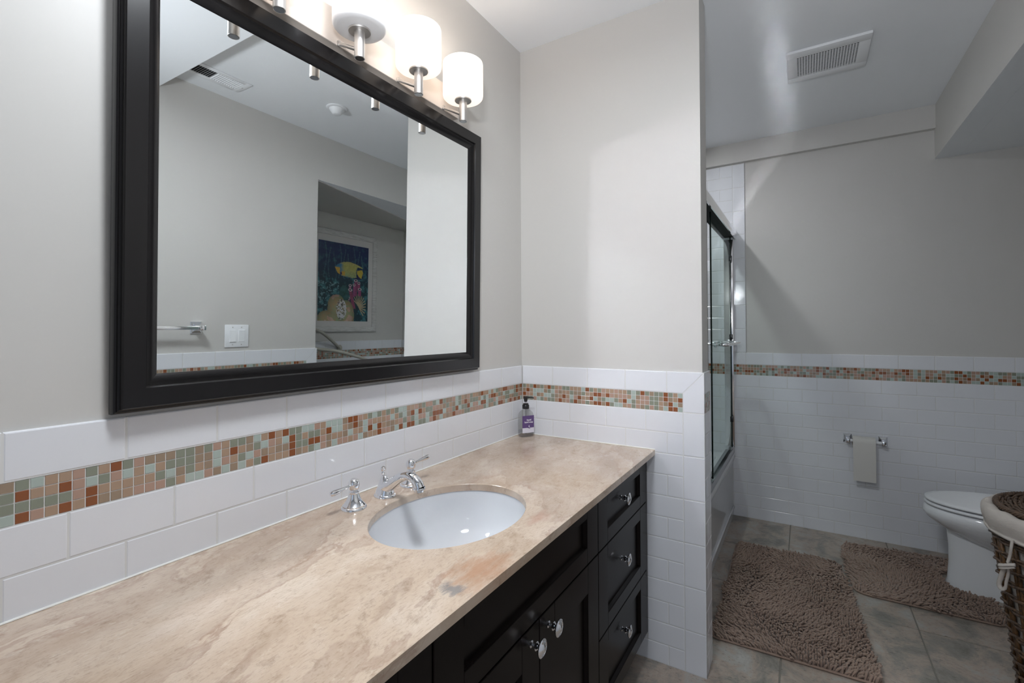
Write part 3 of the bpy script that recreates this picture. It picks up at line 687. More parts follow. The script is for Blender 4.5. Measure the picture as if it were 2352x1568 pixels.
b = MB(); b.lathe([(0.056, -0.0003), (0.056, -0.004), (0.052, -0.007), (0.044, -0.008)], (-0.040, -1.234, ZC), m_white, 36); b.build('flange', sd)
b = MB(); b.lathe([(0.042, -0.0082), (0.040, -0.012), (0.030, -0.026), (0.022, -0.036), (0.018, -0.038), (0.0004, -0.0385)], (-0.040, -1.234, ZC), m_white, 36); b.build('nose', sd); rebase(sd)
def can(name, label, x, y, z):
    r = thing(name, label, 'light fixture', (x, y, z)); b = MB()
    b.lathe([(0.080, -0.0004), (0.080, -0.004), (0.074, -0.006), (0.063, -0.006), (0.061, -0.0004)], (x, y, z), m_white, 36, cap=False); b.build('trim_ring', r); rebase(r)
can('recessed_light', 'round recessed downlight over the bath, out of view', 0.95, -0.30, ZC)
dm = thing('vanity_fill_dome', 'added round white fill light on the lowered ceiling before the vanity, out of view', 'light fixture', (-1.24, -0.64, 2.352))  # made-up housing around the added vanity fill light
b = MB(); b.lathe([(0.155, -0.0004), (0.157, -0.008), (0.154, -0.014), (0.146, -0.015), (0.146, -0.0004)], (-1.24, -0.64, 2.352), m_nickel, 40, cap=False); b.build('rim', dm)
b = MB(); b.lathe([(0.145, -0.014), (0.134, -0.022), (0.100, -0.030), (0.05, -0.034), (0.0005, -0.0355)], (-1.24, -0.64, 2.352), m_white, 40, cap=False); b.build('diffuser', dm); rebase(dm)

# ---------------------------------------------------------------- right wall: switch and towel bar (seen in the mirror)
sw = thing('light_switch', 'white double rocker switch plate on the wall, seen in the mirror', 'switch', (-0.345, YO-T, 1.147))
b = MB(); b.box((-0.409, YO-T+0.0003, 1.086), (-0.281, YO-T+0.0065, 1.209), m_white, 0.0025)
for x in (-0.369, -0.321):
    for z in (1.100, 1.195): b.lathe([(0.003, 0), (0.003, 0.001), (0.0003, 0.0012)], (x, YO-T+0.0065, z), m_nickel, 10, 'y')
b.build('plate', sw)
for x, s in ((-0.369, 1), (-0.321, -1)):
    b = MB(); b.loft([[(x-0.0165, YO-T+0.0060, z) for z in (1.114, 1.181)]+[(x+0.0165, YO-T+0.0060, z) for z in (1.181, 1.114)],
                      [(x-0.0155, YO-T+0.0085+0.0035*(s > 0), 1.116), (x-0.0155, YO-T+0.0085+0.0035*(s < 0), 1.179), (x+0.0155, YO-T+0.0085+0.0035*(s < 0), 1.179), (x+0.0155, YO-T+0.0085+0.0035*(s > 0), 1.116)]], m_white); b.build('rocker', sw, smooth=False)
rebase(sw)
tbr = thing('towel_bar', 'chrome towel bar with square posts on the greige wall, seen in the mirror', 'towel bar', (-0.86, YO-T, 1.193))
for x in (-0.552, -1.165):
    b = MB(); y0 = YO-T+0.0003
    b.loft([[(x-a, y, 1.193-c), (x+a, y, 1.193-c), (x+a, y, 1.193+c), (x-a, y, 1.193+c)] for a, c, y in ((0.026, 0.030, y0), (0.026, 0.030, y0+0.006), (0.022, 0.026, y0+0.010), (0.014, 0.016, y0+0.016), (0.011, 0.012, y0+0.022))], m_chrome)
    b.box((x-0.014, y0+0.02, 1.181), (x+0.014, y0+0.082, 1.205), m_chrome, 0.003); b.build('post', tbr)
b = MB(); b.box((-1.150, YO-T+0.060, 1.184), (-0.567, YO-T+0.076, 1.201), m_rail, 0.002); b.build('bar', tbr); rebase(tbr)

# ---------------------------------------------------------------- toilet nook: picture and grab rail (seen in the mirror)
def _uv(x, y): u = (x-85)/725; t = 118+129*u; return (u, (y-t)/(1290+15*u-t))
FISH = [_uv(*p) for p in ((310, 510), (345, 478), (400, 450), (440, 441), (500, 442), (560, 455), (640, 488), (735, 541), (700, 538), (645, 522), (627, 545), (620, 600), (627, 672), (560, 676), (480, 657), (410, 641), (352, 600), (330, 560), (320, 530))]
TAIL = [_uv(*p) for p in ((636, 572), (712, 563), (727, 610), (700, 690), (668, 665), (637, 622))]
ANAL = [_uv(*p) for p in ((560, 676), (627, 672), (632, 630), (705, 696), (690, 706))]
def inpoly(X, Y, poly):
    c = False
    for i in range(len(poly)):
        (xa, ya), (xb, yb) = poly[i], poly[(i+1) % len(poly)]
        if (ya > Y) != (yb > Y) and X < (xb-xa)*(Y-ya)/(yb-ya)+xa: c = not c
    return c
def painting(u, v):
    """reef photograph: u left-right, v top-down, both 0..1"""
    n1 = fbm(u*5, v*7); n2 = fbm(u*16+9, v*22+3); n3 = fbm(u*40+2, v*60)
    top = np.array([0.010, 0.028, 0.105]); mid = np.array([0.012, 0.045, 0.060]); teal = np.array([0.06, 0.22, 0.25])
    t = min(max((v-0.12)/0.4, 0), 1); c = top*(1-t)+mid*t
    br = max(0, n2-0.50)*3.2*(0.25+0.9*t); c = c*(1-min(br, 0.8))+teal*min(br, 0.8)
    if n3 > 0.62 and v > 0.5 and u < 0.4: c = c*0.4+np.array([0.25, 0.50, 0.55])*0.6
    for k in range(9):   # sea-grass stems
        x = 0.12+0.095*k+0.03*math.sin(v*9+k*2); 
        if abs(u-x) < 0.006 and 0.02+0.05*(k % 3) < v < 0.45: c = c*0.5+np.array([0.04, 0.10, 0.12])
    def ell(cx, cy, rx, ry, a=0.0):
        dx, dy = u-cx, (v-cy)*1.28; ca, sa = math.cos(a), math.sin(a); X = dx*ca+dy*sa; Y = -dx*sa+dy*ca; return (X/rx)**2+(Y/ry)**2
    # yellow fan of sea plume
    for k in range(13):
        a = -2.4+k*0.28; L = 0.16
        for s in (0.25, 0.5, 0.75, 1.0): pass
        bx_, by_ = 0.80, 0.80; dx, dy = u-bx_, v-by_; pr = dx*math.cos(a)+dy*math.sin(a); pe = abs(-dx*math.sin(a)+dy*math.cos(a)+0.08*pr*pr*8)
        if 0 < pr < L and pe < 0.007: c = np.array([0.42, 0.35, 0.22])
    # sponge tubes
    for cx, y0, y1, w_, col in ((0.735, 0.46, 0.66, 0.030, (0.22, 0.06, 0.13)), (0.70, 0.52, 0.68, 0.022, (0.26, 0.07, 0.18)), (0.80, 0.49, 0.60, 0.024, (0.28, 0.06, 0.14)), (0.62, 0.53, 0.60, 0.024, (0.28, 0.14, 0.22)), (0.625+(v-0.6)*0.35, 0.59, 0.83, 0.034, (0.22, 0.06, 0.11)), (0.60, 0.70, 0.78, 0.014, (0.25, 0.10, 0.22)), (0.82, 0.57, 0.66, 0.030, (0.28, 0.07, 0.16))):
        if abs(u-cx) < w_ and y0 < v < y1: c = np.array(col)*(0.7+0.8*n3)
        e = ((u-cx)/w_)**2+((v-y0)/0.014)**2
        if e < 1.5: c = np.array([0.62, 0.48, 0.55]) if e > 0.5 else np.array([0.02, 0.02, 0.03])
    if ell(0.50, 0.66, 0.10, 0.16) < 1: c = np.array([0.03, 0.10, 0.10])*(0.6+n2)
    # coral mound
    e = min(ell(0.36, 0.84, 0.17, 0.24, -0.1), ell(0.55, 0.92, 0.16, 0.24), ell(0.15, 1.0, 0.17, 0.16), ell(0.30, 1.0, 0.20, 0.20))+0.5*(n1-0.5)
    if e < 1:
        g = np.array([0.22, 0.33, 0.20]); o = np.array([0.42, 0.24, 0.12]); pk = np.array([0.60, 0.45, 0.40])
        c = g*(1-n2)+o*n2 if n1 < 0.52 else o*(1-n2)+pk*n2; c = c*(1.25-0.6*max(e, 0))
        if ell(0.45, 0.85, 0.10, 0.17) < 1 and n3 > 0.47: c = np.array([0.66, 0.64, 0.66])
        if ell(0.45, 0.85, 0.10, 0.17) < 1 and n3 < 0.36: c = np.array([0.10, 0.08, 0.10])
    # angelfish
    def wob(q): return q
    if inpoly(u, v, FISH):
        x = (u-0.31)/0.44; s_ = (v-0.24)/0.22; m_ = 0.75+0.5*n3
        yel = np.array([0.46, 0.44, 0.13]); grn = np.array([0.26, 0.36, 0.20]); blu = np.array([0.06, 0.20, 0.33]); nav = np.array([0.03, 0.05, 0.24]); org = np.array([0.62, 0.38, 0.06])
        c = yel*(1-min(max((s_-0.35)*1.6, 0), 0.6))+grn*min(max((s_-0.35)*1.6, 0), 0.6)
        hb = min(max((0.42-x+0.1*(n2-0.5))/0.16, 0), 1); c = c*(1-hb)+blu*hb
        if s_ < 0.10: c = c*0.5+np.array([0.50, 0.42, 0.16])*0.5
        lb = min(max((s_-0.80+0.2*(n2-0.5))/0.12, 0), 1) if x < 0.75 else 0; c = c*(1-lb)+nav*lb
        if x < 0.23 and 0.30 < s_ < 0.72+0.3*x: c = org*1.05
        if 0.30 < x < 0.46 and 0.52 < s_ < 0.78: c = org
        if (x-0.27)**2+((s_-0.66)*0.6)**2 < 0.0022: c = np.array([0.03, 0.03, 0.10])
        c = c*m_
    if inpoly(u, v, TAIL): c = np.array([0.60, 0.45, 0.06])*(0.8+0.4*n3)
    if inpoly(u, v, ANAL): c = np.array([0.015, 0.02, 0.08])
    return c
_T = rng.random((64, 64))
def _n(x, y):
    xi, yi = math.floor(x), math.floor(y); fx, fy = x-xi, y-yi; fx = fx*fx*(3-2*fx); fy = fy*fy*(3-2*fy)
    g = lambda a, b_: _T[a % 64, b_ % 64]
    return (g(xi, yi)*(1-fx)+g(xi+1, yi)*fx)*(1-fy)+(g(xi, yi+1)*(1-fx)+g(xi+1, yi+1)*fx)*fy
def fbm(x, y): return 0.5*_n(x, y)+0.3*_n(x*2.1+5, y*2.1)+0.2*_n(x*4.3+11, y*4.3)
def picture():
    y0 = YN-T+0.0004; X0, X1, Z0, Z1 = 0.560, 1.300, 1.144, 2.006
    r = thing('framed_picture', 'framed print of a yellow angelfish in a whitewashed frame, seen in the mirror', 'picture', (0.93, YN-T, 1.575))
    frame_profile('frame', (X0, X1, Z0, Z1), [(0.01, y0), (0, y0), (0, y0+0.018), (0.005, y0+0.024), (0.020, y0+0.026), (0.032, y0+0.020), (0.045, y0+0.015), (0.047, y0+0.008), (0.01, y0+0.004)], m_pic_frame, r)
    b = MB(); b.box((X0+0.02, y0+0.003, Z0+0.02), (X1-0.02, y0+0.0075, Z1-0.02), m_mat_board); b.build('mount', r, smooth=False)
    px0, px1, pz0, pz1 = 0.683, 1.205, 1.237, 1.904; nx, nz = 130, 170
    xs = np.linspace(px0, px1, nx+1); zs = np.linspace(pz1, pz0, nz+1); V = [(x, y0+0.0082, z) for z in zs for x in xs]
    Fs = [(j*(nx+1)+i, j*(nx+1)+i+1, (j+1)*(nx+1)+i+1, (j+1)*(nx+1)+i) for j in range(nz) for i in range(nx)]
    me = bpy.data.meshes.new('print'); me.from_pydata(V, [], Fs); at = me.color_attributes.new('ink', 'FLOAT_COLOR', 'POINT')
    cols = []
    for j in range(nz+1):
        for i in range(nx+1): cols += [*painting(i/nx, j/nz), 1.0]
    at.data.foreach_set('color', cols)
    m = mat('reef_print', (0.1, 0.1, 0.1), 0.12); n, l, bs = nt(m); a = n.new('ShaderNodeVertexColor'); a.layer_name = 'ink'; l.new(a.outputs[0], bs.inputs['Base Color'])
    me.materials.append(m); o = bpy.data.objects.new('print', me); COL.objects.link(o); o.parent = r; rebase(r)
picture()
gr = thing('grab_rail', 'bent beige support rail looping out from the tiled nook wall, seen in the mirror', 'grab rail', (0.68, YN, 1.0))
b = MB(); b.tube(smooth_path([(0.905, YN+0.004, 1.006), (0.800, -2.325, 1.062), (0.690, -2.285, 1.124), (0.560, -2.21, 1.166), (0.42, -2.12, 1.180), (0.31, -2.03, 1.150), (0.27, -1.95, 1.090), (0.30, -1.90, 1.052), (0.355, -1.90, 1.037), (0.42, -1.90, 1.029), (0.513, -1.90, 1.015), (0.62, -1.91, 0.99), (0.79, -1.92, 0.941), (0.93, -1.99, 0.88), (1.0, -2.15, 0.83), (1.01, YN+0.004, 0.80)], 8), 0.0125, m_tube, 14); b.build('tube', gr)
for fx, fz_ in ((0.905, 1.006), (1.01, 0.80)):
    b = MB(); b.lathe([(0.028, 0.0004), (0.028, 0.004), (0.014, 0.010)], (fx, YN, fz_), m_tube, 20, 'y'); b.build('wall_flange', gr)
rebase(gr)

# ---------------------------------------------------------------- bathtub
def bath():
    x0, x1, yf, yb, zt = 0.1235, XF-0.0015, -0.645, 0.1135, 0.412; r = thing('bathtub', 'white bathtub with a plain glossy apron behind the partition wall', 'bathtub', ((x0+x1)/2, yf, 0)); b = MB()
    def rr(a, c, d, e, rad, z, n=8):
        out = []
        for cx, cy, s0 in ((c-rad, e-rad, 0), (a+rad, e-rad, PI/2), (a+rad, d+rad, PI), (c-rad, d+rad, 1.5*PI)):
            for i in range(n+1): t = s0+PI/2*i/n; out.append((cx+rad*math.cos(t), cy+rad*math.sin(t), z))
        return out
    b.loft([rr(x0, x1, yf+0.012, yb, 0.004, 0.0), rr(x0, x1, yf+0.012, yb, 0.004, 0.345), rr(x0, x1, yf+0.004, yb, 0.004, 0.375), rr(x0, x1, yf, yb, 0.004, 0.385), rr(x0, x1, yf, yb, 0.004, zt-0.012), rr(x0+0.004, x1-0.004, yf+0.004, yb-0.004, 0.004, zt-0.003), rr(x0+0.01, x1-0.01, yf+0.012, yb-0.01, 0.01, zt),
            rr(x0+0.09, x1-0.09, yf+0.085, yb-0.07, 0.10, zt), rr(x0+0.10, x1-0.10, yf+0.095, yb-0.08, 0.10, zt-0.012), rr(x0+0.14, x1-0.16, yf+0.12, yb-0.10, 0.12, 0.15), rr(x0+0.20, x1-0.24, yf+0.16, yb-0.14, 0.12, 0.085)], m_ename, False, True)
    b.build('shell', r, angle=40)
    b = MB(); b.box((x0+0.02, yf+0.004, 0.055), (x1-0.02, yf+0.0125, 0.072), m_ename, 0.002); b.build('apron_ridge', r); rebase(r)
bath()
# ---------------------------------------------------------------- sliding shower door
YD = -0.613
sdn = thing('shower_door', 'sliding glass shower door with a thick satin header rail on the bathtub rim', 'shower door', (0.88, YD, 0.413))
b = MB(); prof = [(-0.664, 1.806), (-0.664, 1.812), (-0.668, 1.830), (-0.668, 1.850), (-0.662, 1.866), (-0.651, 1.8735), (-0.645, 1.8750), (-0.598, 1.8750), (-0.588, 1.870), (-0.583, 1.860), (-0.583, 1.806), (-0.588, 1.806), (-0.588, 1.850), (-0.658, 1.850), (-0.658, 1.806)]
b.loft([[(x, y, z) for y, z in prof] for x in (0.1235, XF-0.001)], m_rail); b.build('header_rail', sdn, angle=3)
b = MB(); b.box((0.125, -0.657, 1.822), (XF-0.002, -0.589, 1.849), m_dark); b.build('roller_channel', sdn, smooth=False)
b = MB(); b.box((0.1235, -0.643, 0.4125), (XF-0.001, -0.587, 0.424), m_track, 0.002); b.box((0.1235, -0.617, 0.424), (XF-0.001, -0.612, 0.445), m_track); b.box((0.1235, -0.643, 0.424), (XF-0.001, -0.640, 0.452), m_track); b.build('bottom_track', sdn)
for xa, xb in ((0.1235, 0.140), (XF-0.0185, XF-0.001)):
    b = MB(); b.box((xa, -0.645, 0.453), (xb, -0.588, 1.805), m_rail, 0.002); b.build('wall_jamb', sdn)
def pane(x0, x1, y, z0=0.452, z1=1.822, clips=True):
    b = MB(); b.box((x0+0.0035, y-0.0003, z0), (x1-0.0035, y+0.0003, z1), m_glass); p = b.build('glass_panel', sdn, smooth=False)
    b = MB(); b.box((x0, y-0.004, z0), (x0+0.004, y+0.004, z1), m_gedge, 0.0008, 1); b.box((x1-0.004, y-0.004, z0), (x1, y+0.004, z1), m_gedge, 0.0008, 1); b.build('polished_edge', p)
    return p
p1 = pane(0.840, 1.606, -0.632); p2 = pane(0.145, 0.905, -0.602)
for z in (1.679, 1.166, 0.632):
    b = MB(); b.box((1.600, -0.640, z-0.018), (1.626, -0.622, z+0.018), m_black, 0.002); b.build('bumper', p1)
# towel-bar handles on both faces of the outer pane
for s in (-1, 1):
    b = MB(); zc = 1.150; yg = -0.632; ya = yg+s*0.062; zc = 1.134
    b.tube(smooth_path([(0.97, yg+s*0.005, zc), (0.97, yg+s*0.036, zc), (0.976, ya-s*0.005, zc), (0.995, ya, zc), (1.15, ya, zc), (1.45, ya, zc), (1.474, ya-s*0.005, zc), (1.48, yg+s*0.036, zc), (1.48, yg+s*0.005, zc)], 6), 0.0095, m_chrome, 14)
    for x in (0.97, 1.48): b.lathe([(0.016, s*0.0015), (0.016, s*0.006), (0.0095, s*0.009)], (x, yg, zc), m_chrome, 20, 'y')
    b.build('towel_handle', p1)
rebase(sdn)

# ---------------------------------------------------------------- toilet paper holder and roll
th_ = thing('toilet_paper_holder', 'chrome toilet paper holder with square posts on the tiled far wall', 'toilet paper holder', (XF, -1.330, 0.572))
zc = 0.572
for y in (-1.247, -1.412):
    b = MB(); b.loft([[(XF-d, y-a, zc+0.004-c), (XF-d, y+a, zc+0.004-c), (XF-d, y+a, zc+0.004+c), (XF-d, y-a, zc+0.004+c)] for a, c, d in ((0.020, 0.026, 0.0004), (0.020, 0.026, 0.006), (0.016, 0.022, 0.010), (0.009, 0.012, 0.018), (0.0075, 0.010, 0.035))], m_chrome)
    b.box((XF-0.066, y-0.010, zc-0.012), (XF-0.034, y+0.010, zc+0.010), m_chrome, 0.003); b.build('post', th_)
b = MB(); b.tube([(XF-0.052, -1.258, zc), (XF-0.052, -1.401, zc)], 0.0085, m_white, 16); b.build('roller', th_); rebase(th_)
tp = thing('toilet_paper_roll', 'nearly used toilet paper roll with one long sheet hanging down', 'toilet paper', (XF-0.052, -1.318, 0.572))
cx, zc = XF-0.052, 0.572; yl, yr = -1.372, -1.268
b = MB(); b.lathe([(0.0200, yl), (0.0335, yl), (0.0340, yl+0.001), (0.0340, yr-0.001), (0.0335, yr), (0.0200, yr)], (cx, 0, zc-0.006), m_paper, 40, 'y', cap=False); b.build('roll', tp)
b = MB(); b.lathe([(0.0188, yl), (0.0202, yl), (0.0202, yr), (0.0188, yr), (0.0188, yl)], (cx, 0, zc-0.006), m_core, 32, 'y', cap=False); b.build('core', tp)
b = MB(); path = [(cx+0.0344*math.cos(a), zc-0.006+0.0344*math.sin(a)) for a in np.linspace(PI/2, PI, 9)]+[(cx-0.0348, 0.52), (cx-0.0345, 0.45), (cx-0.0335, 0.352)]
V = []
for x, z in path: V += [(x, yl, z), (x, yr, z)]
for x, z in path[::-1]: V += [(x-0.0007, yl, z), (x-0.0007, yr, z)]
n = len(path)*2; b.add(V, [(2*i, 2*i+1, (2*i+3) % (2*n), (2*i+2) % (2*n)) for i in range(n)], m_paper); b.build('hanging_sheet', tp); rebase(tp)

# ---------------------------------------------------------------- toilet
def toilet():
    tx = 1.262; yt = -1.520; yb = -2.35; r = thing('toilet', 'white toilet with closed lid standing in the nook beside the hamper', 'toilet', (tx, -1.95, 0)); n = 48
    def egg(hw, y0, y1, z, p=2.0, bias=0.60):
        """outline: front tip y0 (towards room), back y1; widest at bias"""
        out = []; ym = y0+(y1-y0)*bias
        for i in range(n):
            a = 2*PI*i/n; ca, sa = math.cos(a), math.sin(a); L = (y0-ym) if sa > 0 else (ym-y1)
            q = 2/p if sa > 0 else 0.7
            out.append((tx+hw*math.copysign(abs(ca)**(0.95), ca), ym+L*math.copysign(abs(sa)**q if sa > 0 else abs(sa)**0.75, sa), z))
        return out
    b = MB(); b.loft([egg(0.110, yt-0.080, -2.20, 0.0), egg(0.110, yt-0.080, -2.20, 0.012), egg(0.106, yt-0.086, -2.19, 0.03), egg(0.099, yt-0.092, -2.17, 0.12), egg(0.094, yt-0.092, -2.15, 0.20), egg(0.088, yt-0.085, -2.14, 0.29)], m_toilet); b.build('pedestal', r, angle=60)
    b = MB(); b.loft([egg(0.085, yt-0.36, -2.11, 0.165), egg(0.104, yt-0.30, -2.11, 0.185), egg(0.130, yt-0.205, -2.10, 0.222), egg(0.150, yt-0.125, -2.10, 0.258), egg(0.166, yt-0.060, -2.09, 0.296), egg(0.176, yt-0.018, -2.08, 0.330), egg(0.181, yt-0.004, -2.08, 0.350), egg(0.182, yt-0.001, -2.08, 0.362), egg(0.180, yt-0.006, -2.08, 0.386), egg(0.172, yt-0.016, -2.08, 0.392)], m_toilet); b.build('bowl', r, angle=60)
    b = MB(); b.loft([egg(0.172, yt-0.018, -2.05, 0.3965), egg(0.181, yt-0.008, -2.05, 0.3985), egg(0.183, yt-0.006, -2.05, 0.404), egg(0.181, yt-0.008, -2.05, 0.4095), egg(0.172, yt-0.018, -2.05, 0.4115)], m_white); b.build('seat', r, angle=60)
    b = MB(); b.loft([egg(0.170, yt-0.020, -2.05, 0.4168), egg(0.180, yt-0.009, -2.05, 0.4192), egg(0.182, yt-0.007, -2.05, 0.4255), egg(0.178, yt-0.011, -2.05, 0.431), egg(0.160, yt-0.040, -2.03, 0.4345), egg(0.10, yt-0.14, -1.96, 0.437), egg(0.02, yt-0.30, -1.84, 0.438)], m_white); b.build('lid', r, angle=60)
    for x in (-0.07, 0.07):
        b = MB(); b.box((tx+x-0.02, -2.10, 0.3925), (tx+x+0.02, -2.055, 0.425), m_white, 0.004); b.build('hinge', r)
    b = MB(); b.box((tx-0.215, yb, 0.392), (tx+0.215, yb+0.20, 0.73), m_toilet, 0.02, 4); b.build('tank', r)
    b = MB(); b.box((tx-0.225, yb-0.008, 0.731), (tx+0.225, yb+0.212, 0.765), m_toilet, 0.012, 3); b.build('tank_lid', r)
    b = MB(); b.tube([(tx-0.15, yb+0.205, 0.68), (tx-0.15, yb+0.222, 0.68), (tx-0.10, yb+0.226, 0.675)], 0.006, m_chrome, 10); b.build('flush_lever', r)
    b = MB(); b.box((tx-0.12, -2.30, 0.33), (tx+0.12, -2.06, 0.3915), m_toilet, 0.01); b.build('tank_shelf', r)
    rebase(r); r.scale = (1, 1, 0.94)
toilet()

# ---------------------------------------------------------------- wicker hamper
def hamper():
    hx, hy = 0.477, -1.797; r = thing('laundry_hamper', 'round brown wicker laundry hamper with cream liner and woven lid', 'hamper', (hx, hy, 0)); H = 0.575
    Rb = lambda z: 0.158+(0.225-0.158)*(z/H)
    Pc = lambda rr, a, z: (hx+rr*math.cos(a), hy+rr*math.sin(a), z)
    b = MB(); n = 64; b.loft([[Pc(Rb(z)-0.014, 2*PI*i/n, z) for i in range(n)] for z in (0.012, 0.2, 0.4, H-0.01)], m_cloth, True, False); b.build('liner', r, angle=60)
    # ribs: pairs of canes
    b = MB(); nr = 22
    for k in range(nr):
        a = 2*PI*k/nr
        for da in (-0.031, 0.031): b.tube([Pc(Rb(z)-0.006, a+da, z) for z in (0.004, 0.2, 0.4, H)], 0.0058, m_wick2, 6)
    b.build('cane_ribs', r, angle=100)
    # twined weavers: two strands crossing between every rib
    b = MB(); nrow = 13
    for j in range(nrow):
        z = 0.020+j*(H-0.035)/(nrow-1)
        for ph in (0, PI):
            pts = []; N = nr*6
            for i in range(N+1):
                a = 2*PI*i/N; q = a*nr/2+ph; pts.append(Pc(Rb(z)+0.0040*math.cos(q)-0.001, a, z+0.0052*math.sin(q)))
            b.tube(pts, 0.0046, m_wick, 6)
    for k in range(4):   # wrapped foot and rim bands
        z = 0.008+0.0*k
    for z, rr in ((0.006, 0.006), (H-0.006, 0.008)): b.tube([Pc(Rb(z)+0.001, 2*PI*i/72, z) for i in range(73)], rr, m_wick, 8)
    b.build('woven_side', r, angle=100)
    # liner folded over the rim: soft roll with creases
    b = MB(); rings = []; N = 96
    for i in range(N):
        a = 2*PI*i/N; w1 = 0.004*math.sin(a*11+1)+0.003*math.sin(a*23); w2 = 0.003*math.sin(a*17)
        rings.append([Pc(q_[0], a, q_[2]) for q_ in smooth_path([(rr, 0, z) for rr, z in ((0.200, H+0.020), (0.212, H+0.036+w2), (0.228, H+0.038+w2), (0.240+w1*0.4, H+0.026), (0.243+w1*0.5, H+0.006), (0.238+w1*0.6, H-0.016), (0.2335+w1*0.4, H-0.030), (0.2365+w1*0.3, H-0.0355), (0.2335, H-0.041), (0.229, H-0.036), (0.227, H-0.010), (0.216, H+0.006))], 4)])
    rings.append(rings[0]); b.loft(rings, m_cloth, False, False, closed=False); b.build('liner_cuff', r, angle=120)
    # tie cord with a knot and loop
    ta = math.radians(122); b = MB(); base = Vector(Pc(0.242, ta, H-0.032)); out = Vector((math.cos(ta), math.sin(ta), 0)); tg = Vector((-math.sin(ta), math.cos(ta), 0))
    q = lambda o_, t_, z_: tuple(base+out*o_+tg*t_+Vector((0, 0, z_)))
    b.tube(smooth_path([q(0, 0, 0.004), q(0.006, 0.002, -0.02), q(0.002, -0.006, -0.05), q(0.004, -0.012, -0.075)], 5), [0.0075]*16, m_cloth, 8, flat=0.5)
    b.tube(smooth_path([q(0.004, 0.012, -0.070), q(0.013, -0.004, -0.078), q(0.013, -0.022, -0.088), q(0.003, -0.034, -0.092)], 5), [0.0085]*16, m_cloth, 8, flat=0.6)
    b.tube(smooth_path([q(0.004, 0.010, -0.078), q(0.012, -0.006, -0.088), q(0.012, -0.024, -0.097), q(0.003, -0.032, -0.098)], 5), [0.0070]*16, m_cloth, 8, flat=0.6)
    b.tube(smooth_path([q(0.006, -0.010, -0.085), q(0.000, -0.014, -0.11), q(-0.002, -0.022, -0.14), q(-0.003, -0.027, -0.163), q(0.000, -0.036, -0.170), q(0.001, -0.042, -0.158), q(0.002, -0.034, -0.13), q(0.004, -0.022, -0.095)], 5), 0.0065, m_cloth, 8, flat=0.6)
    b.build('tie_cord', r, angle=100)
    # lid: braided rim and coiled weave over radial spokes
    lid = MB(); zl = H+0.044; ns = 32
    for k in range(14):
        rr = 0.196-k*0.0134; N = ns*4 if rr > 0.06 else ns*2; z0 = zl+0.010*(1-(rr/0.2)**2)
        for ph, dr in ((0, 0.0), (PI, 0.0045)):
            pts = []
            for i in range(N+1):
                a = 2*PI*i/N; qn = a*ns/2+ph+k*PI*0.5; pts.append(Pc(rr+dr, a, z0+0.0045*math.cos(qn)))
            lid.tube(pts, 0.0040, m_wick, 5)
    for k in range(ns):
        a = 2*PI*k/ns; lid.tube([Pc(rr, a, zl+0.010*(1-(rr/0.2)**2)) for rr in (0.012, 0.06, 0.12, 0.196)], 0.0030, m_wick, 5)
    for ph in range(5):
        pts = []; N = 160
        for i in range(N+1):
            a = 2*PI*i/N; qn = a*22+ph*2*PI/5; pts.append(Pc(0.204+0.0065*math.cos(qn), a, zl-0.001+0.0062*math.sin(qn)))
        lid.tube(pts, 0.0042, m_wick, 6)
    lid.build('lid', r, angle=100); rebase(r)
hamper()

# ---------------------------------------------------------------- shag bath mats
def strands(poly, spacing, name, parent, seedv, inside, zb=0.008):
    """chenille fingers: short bent tubes rooted on the mat"""
    g = np.random.default_rng(seedv); xs = [p[0] for p in poly]; ys = [p[1] for p in poly]; x0, x1, y0, y1 = min(xs), max(xs), min(ys), max(ys)
    V = []; Fc = []; n = 5; rad = 0.0042; o = 0
    px = np.arange(x0, x1, spacing); py = np.arange(y0, y1, spacing*0.866); cs = np.array([[math.cos(2*PI*k/n), math.sin(2*PI*k/n)] for k in range(n)])
    for j, y in enumerate(py):
        for x in px:
            X = x+(spacing/2 if j % 2 else 0)+g.normal(0, 0.0012); Y = y+g.normal(0, 0.0012)
            if not inside(X, Y): continue
            # combed direction varies slowly across the mat
            an = 2*PI*(fbm(X*2.6+seedv, Y*2.6)*1.7)+g.normal(0, 0.30); lean = min(1.2, max(0.1, 1.9*(fbm(X*5+40, Y*5+seedv)-0.15)+g.normal(0, 0.22)))
            L = 0.024+g.normal(0, 0.002); d = np.array([math.cos(an), math.sin(an)])
            path = []
            for t in (0, 0.33, 0.68, 1.0):
                bend = lean*(0.55+0.6*t); path.append(np.array([X+d[0]*math.sin(bend)*L*t, Y+d[1]*math.sin(bend)*L*t, zb+max(math.cos(bend), 0.22)*L*t]))
            for t, c in enumerate(path):
                r_ = rad*(0.9, 1.0, 1.0, 0.62)[t]; tilt = lean*0.9
                for k in range(n):
                    u, v_ = cs[k]*r_; V.append((c[0]+u*d[0]*math.cos(tilt)-v_*d[1], c[1]+u*d[1]*math.cos(tilt)+v_*d[0], c[2]-u*math.sin(tilt)))
            for t in range(3):
                for k in range(n): k2 = (k+1) % n; Fc.append((o+t*n+k, o+t*n+k2, o+(t+1)*n+k2, o+(t+1)*n+k))
            Fc.append(tuple(o+3*n+k for k in range(n))); o += 4*n
    me = bpy.data.meshes.new(name); me.from_pydata(V, [], Fc); me.shade_smooth(); me.materials.append(m_rug)
    ob = bpy.data.objects.new(name, me); COL.objects.link(ob); ob.parent = parent; ob['kind'] = 'stuff'; return ob
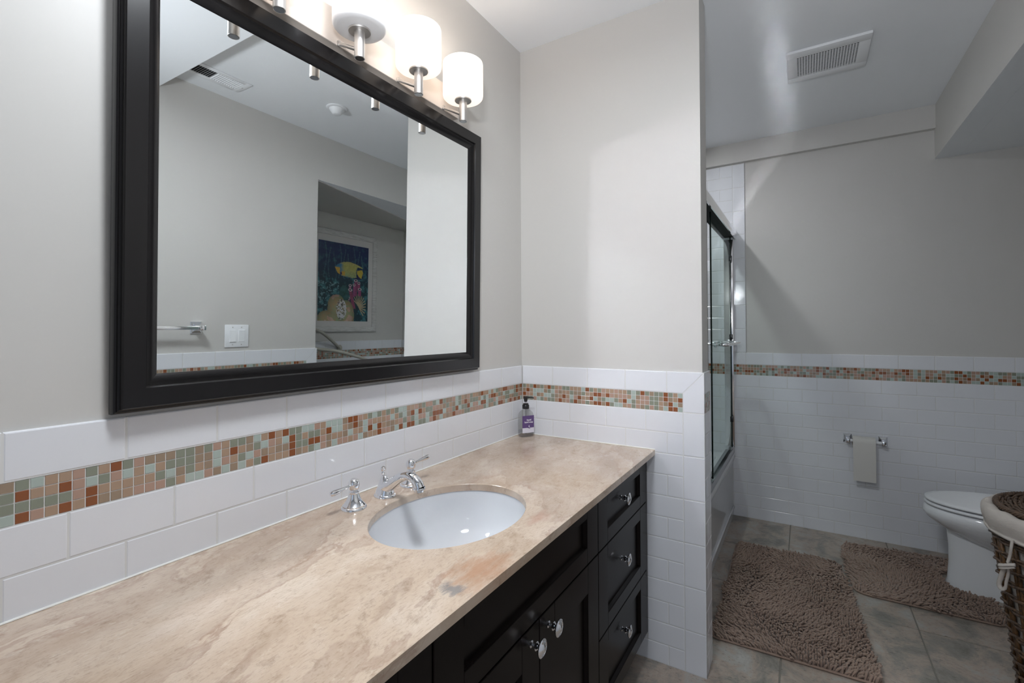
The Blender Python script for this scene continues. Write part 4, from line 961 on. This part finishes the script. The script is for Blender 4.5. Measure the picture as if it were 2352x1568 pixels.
def rounded(x0, x1, y0, y1, rad, n=6):
    out = []
    for cx, cy, s0 in ((x1-rad, y1-rad, 0), (x0+rad, y1-rad, PI/2), (x0+rad, y0+rad, PI), (x1-rad, y0+rad, 1.5*PI)):
        for i in range(n+1): t = s0+PI/2*i/n; out.append((cx+rad*math.cos(t), cy+rad*math.sin(t)))
    return out
def mat_rug(name, label, poly, seedv, hole=None):
    cx = sum(p[0] for p in poly)/len(poly); cy = sum(p[1] for p in poly)/len(poly); r = thing(name, label, 'bath mat', (cx, cy, 0))
    b = MB(); b.loft([[(x, y, z) for x, y in poly] for z in (0.0006, 0.0085)], m_rugbase, True, True); b.build('backing', r, smooth=False)
    b = MB(); b.tube([(x, y, 0.0065) for x, y in poly+poly[:1]], 0.0042, m_rug, 6); b.build('piped_edge', r)
    N = len(poly)
    def inside(X, Y):
        c = False
        for i in range(N):
            (xa, ya), (xb, yb) = poly[i], poly[(i+1) % N]
            if (ya > Y) != (yb > Y) and X < (xb-xa)*(Y-ya)/(yb-ya)+xa: c = not c
        return c
    strands(poly, 0.0100, 'pile', r, seedv, inside); rebase(r)
mat_rug('bath_mat', 'larger shaggy brown chenille mat lying along the bathtub', [(0.250, -0.722), (0.247, -0.74), (0.264, -1.236), (0.280, -1.252), (1.185, -1.182), (1.203, -1.165), (1.186, -0.715), (1.170, -0.700)], 3)
pl = [(1.455, -1.205), (1.455, -1.72)] # contour mat around the toilet base, cut-out at the back
t = []
for p in [(0.955, -1.235), (0.935, -1.262)]: t.append(p)
c_out = [(0.968, -1.222), (0.945, -1.232), (0.930, -1.256), (0.925, -1.290), (0.925, -1.700), (0.940, -1.725), (0.965, -1.735), (1.130, -1.735), (1.138, -1.700), (1.142, -1.640), (1.175, -1.592), (1.262, -1.578), (1.349, -1.592), (1.382, -1.640), (1.386, -1.700), (1.394, -1.735), (1.520, -1.735), (1.545, -1.725), (1.555, -1.700), (1.520, -1.30), (1.475, -1.215), (1.455, -1.203), (1.435, -1.200)]
mat_rug('contour_mat', 'smaller shaggy brown chenille contour mat wrapped around the toilet base', c_out, 11)
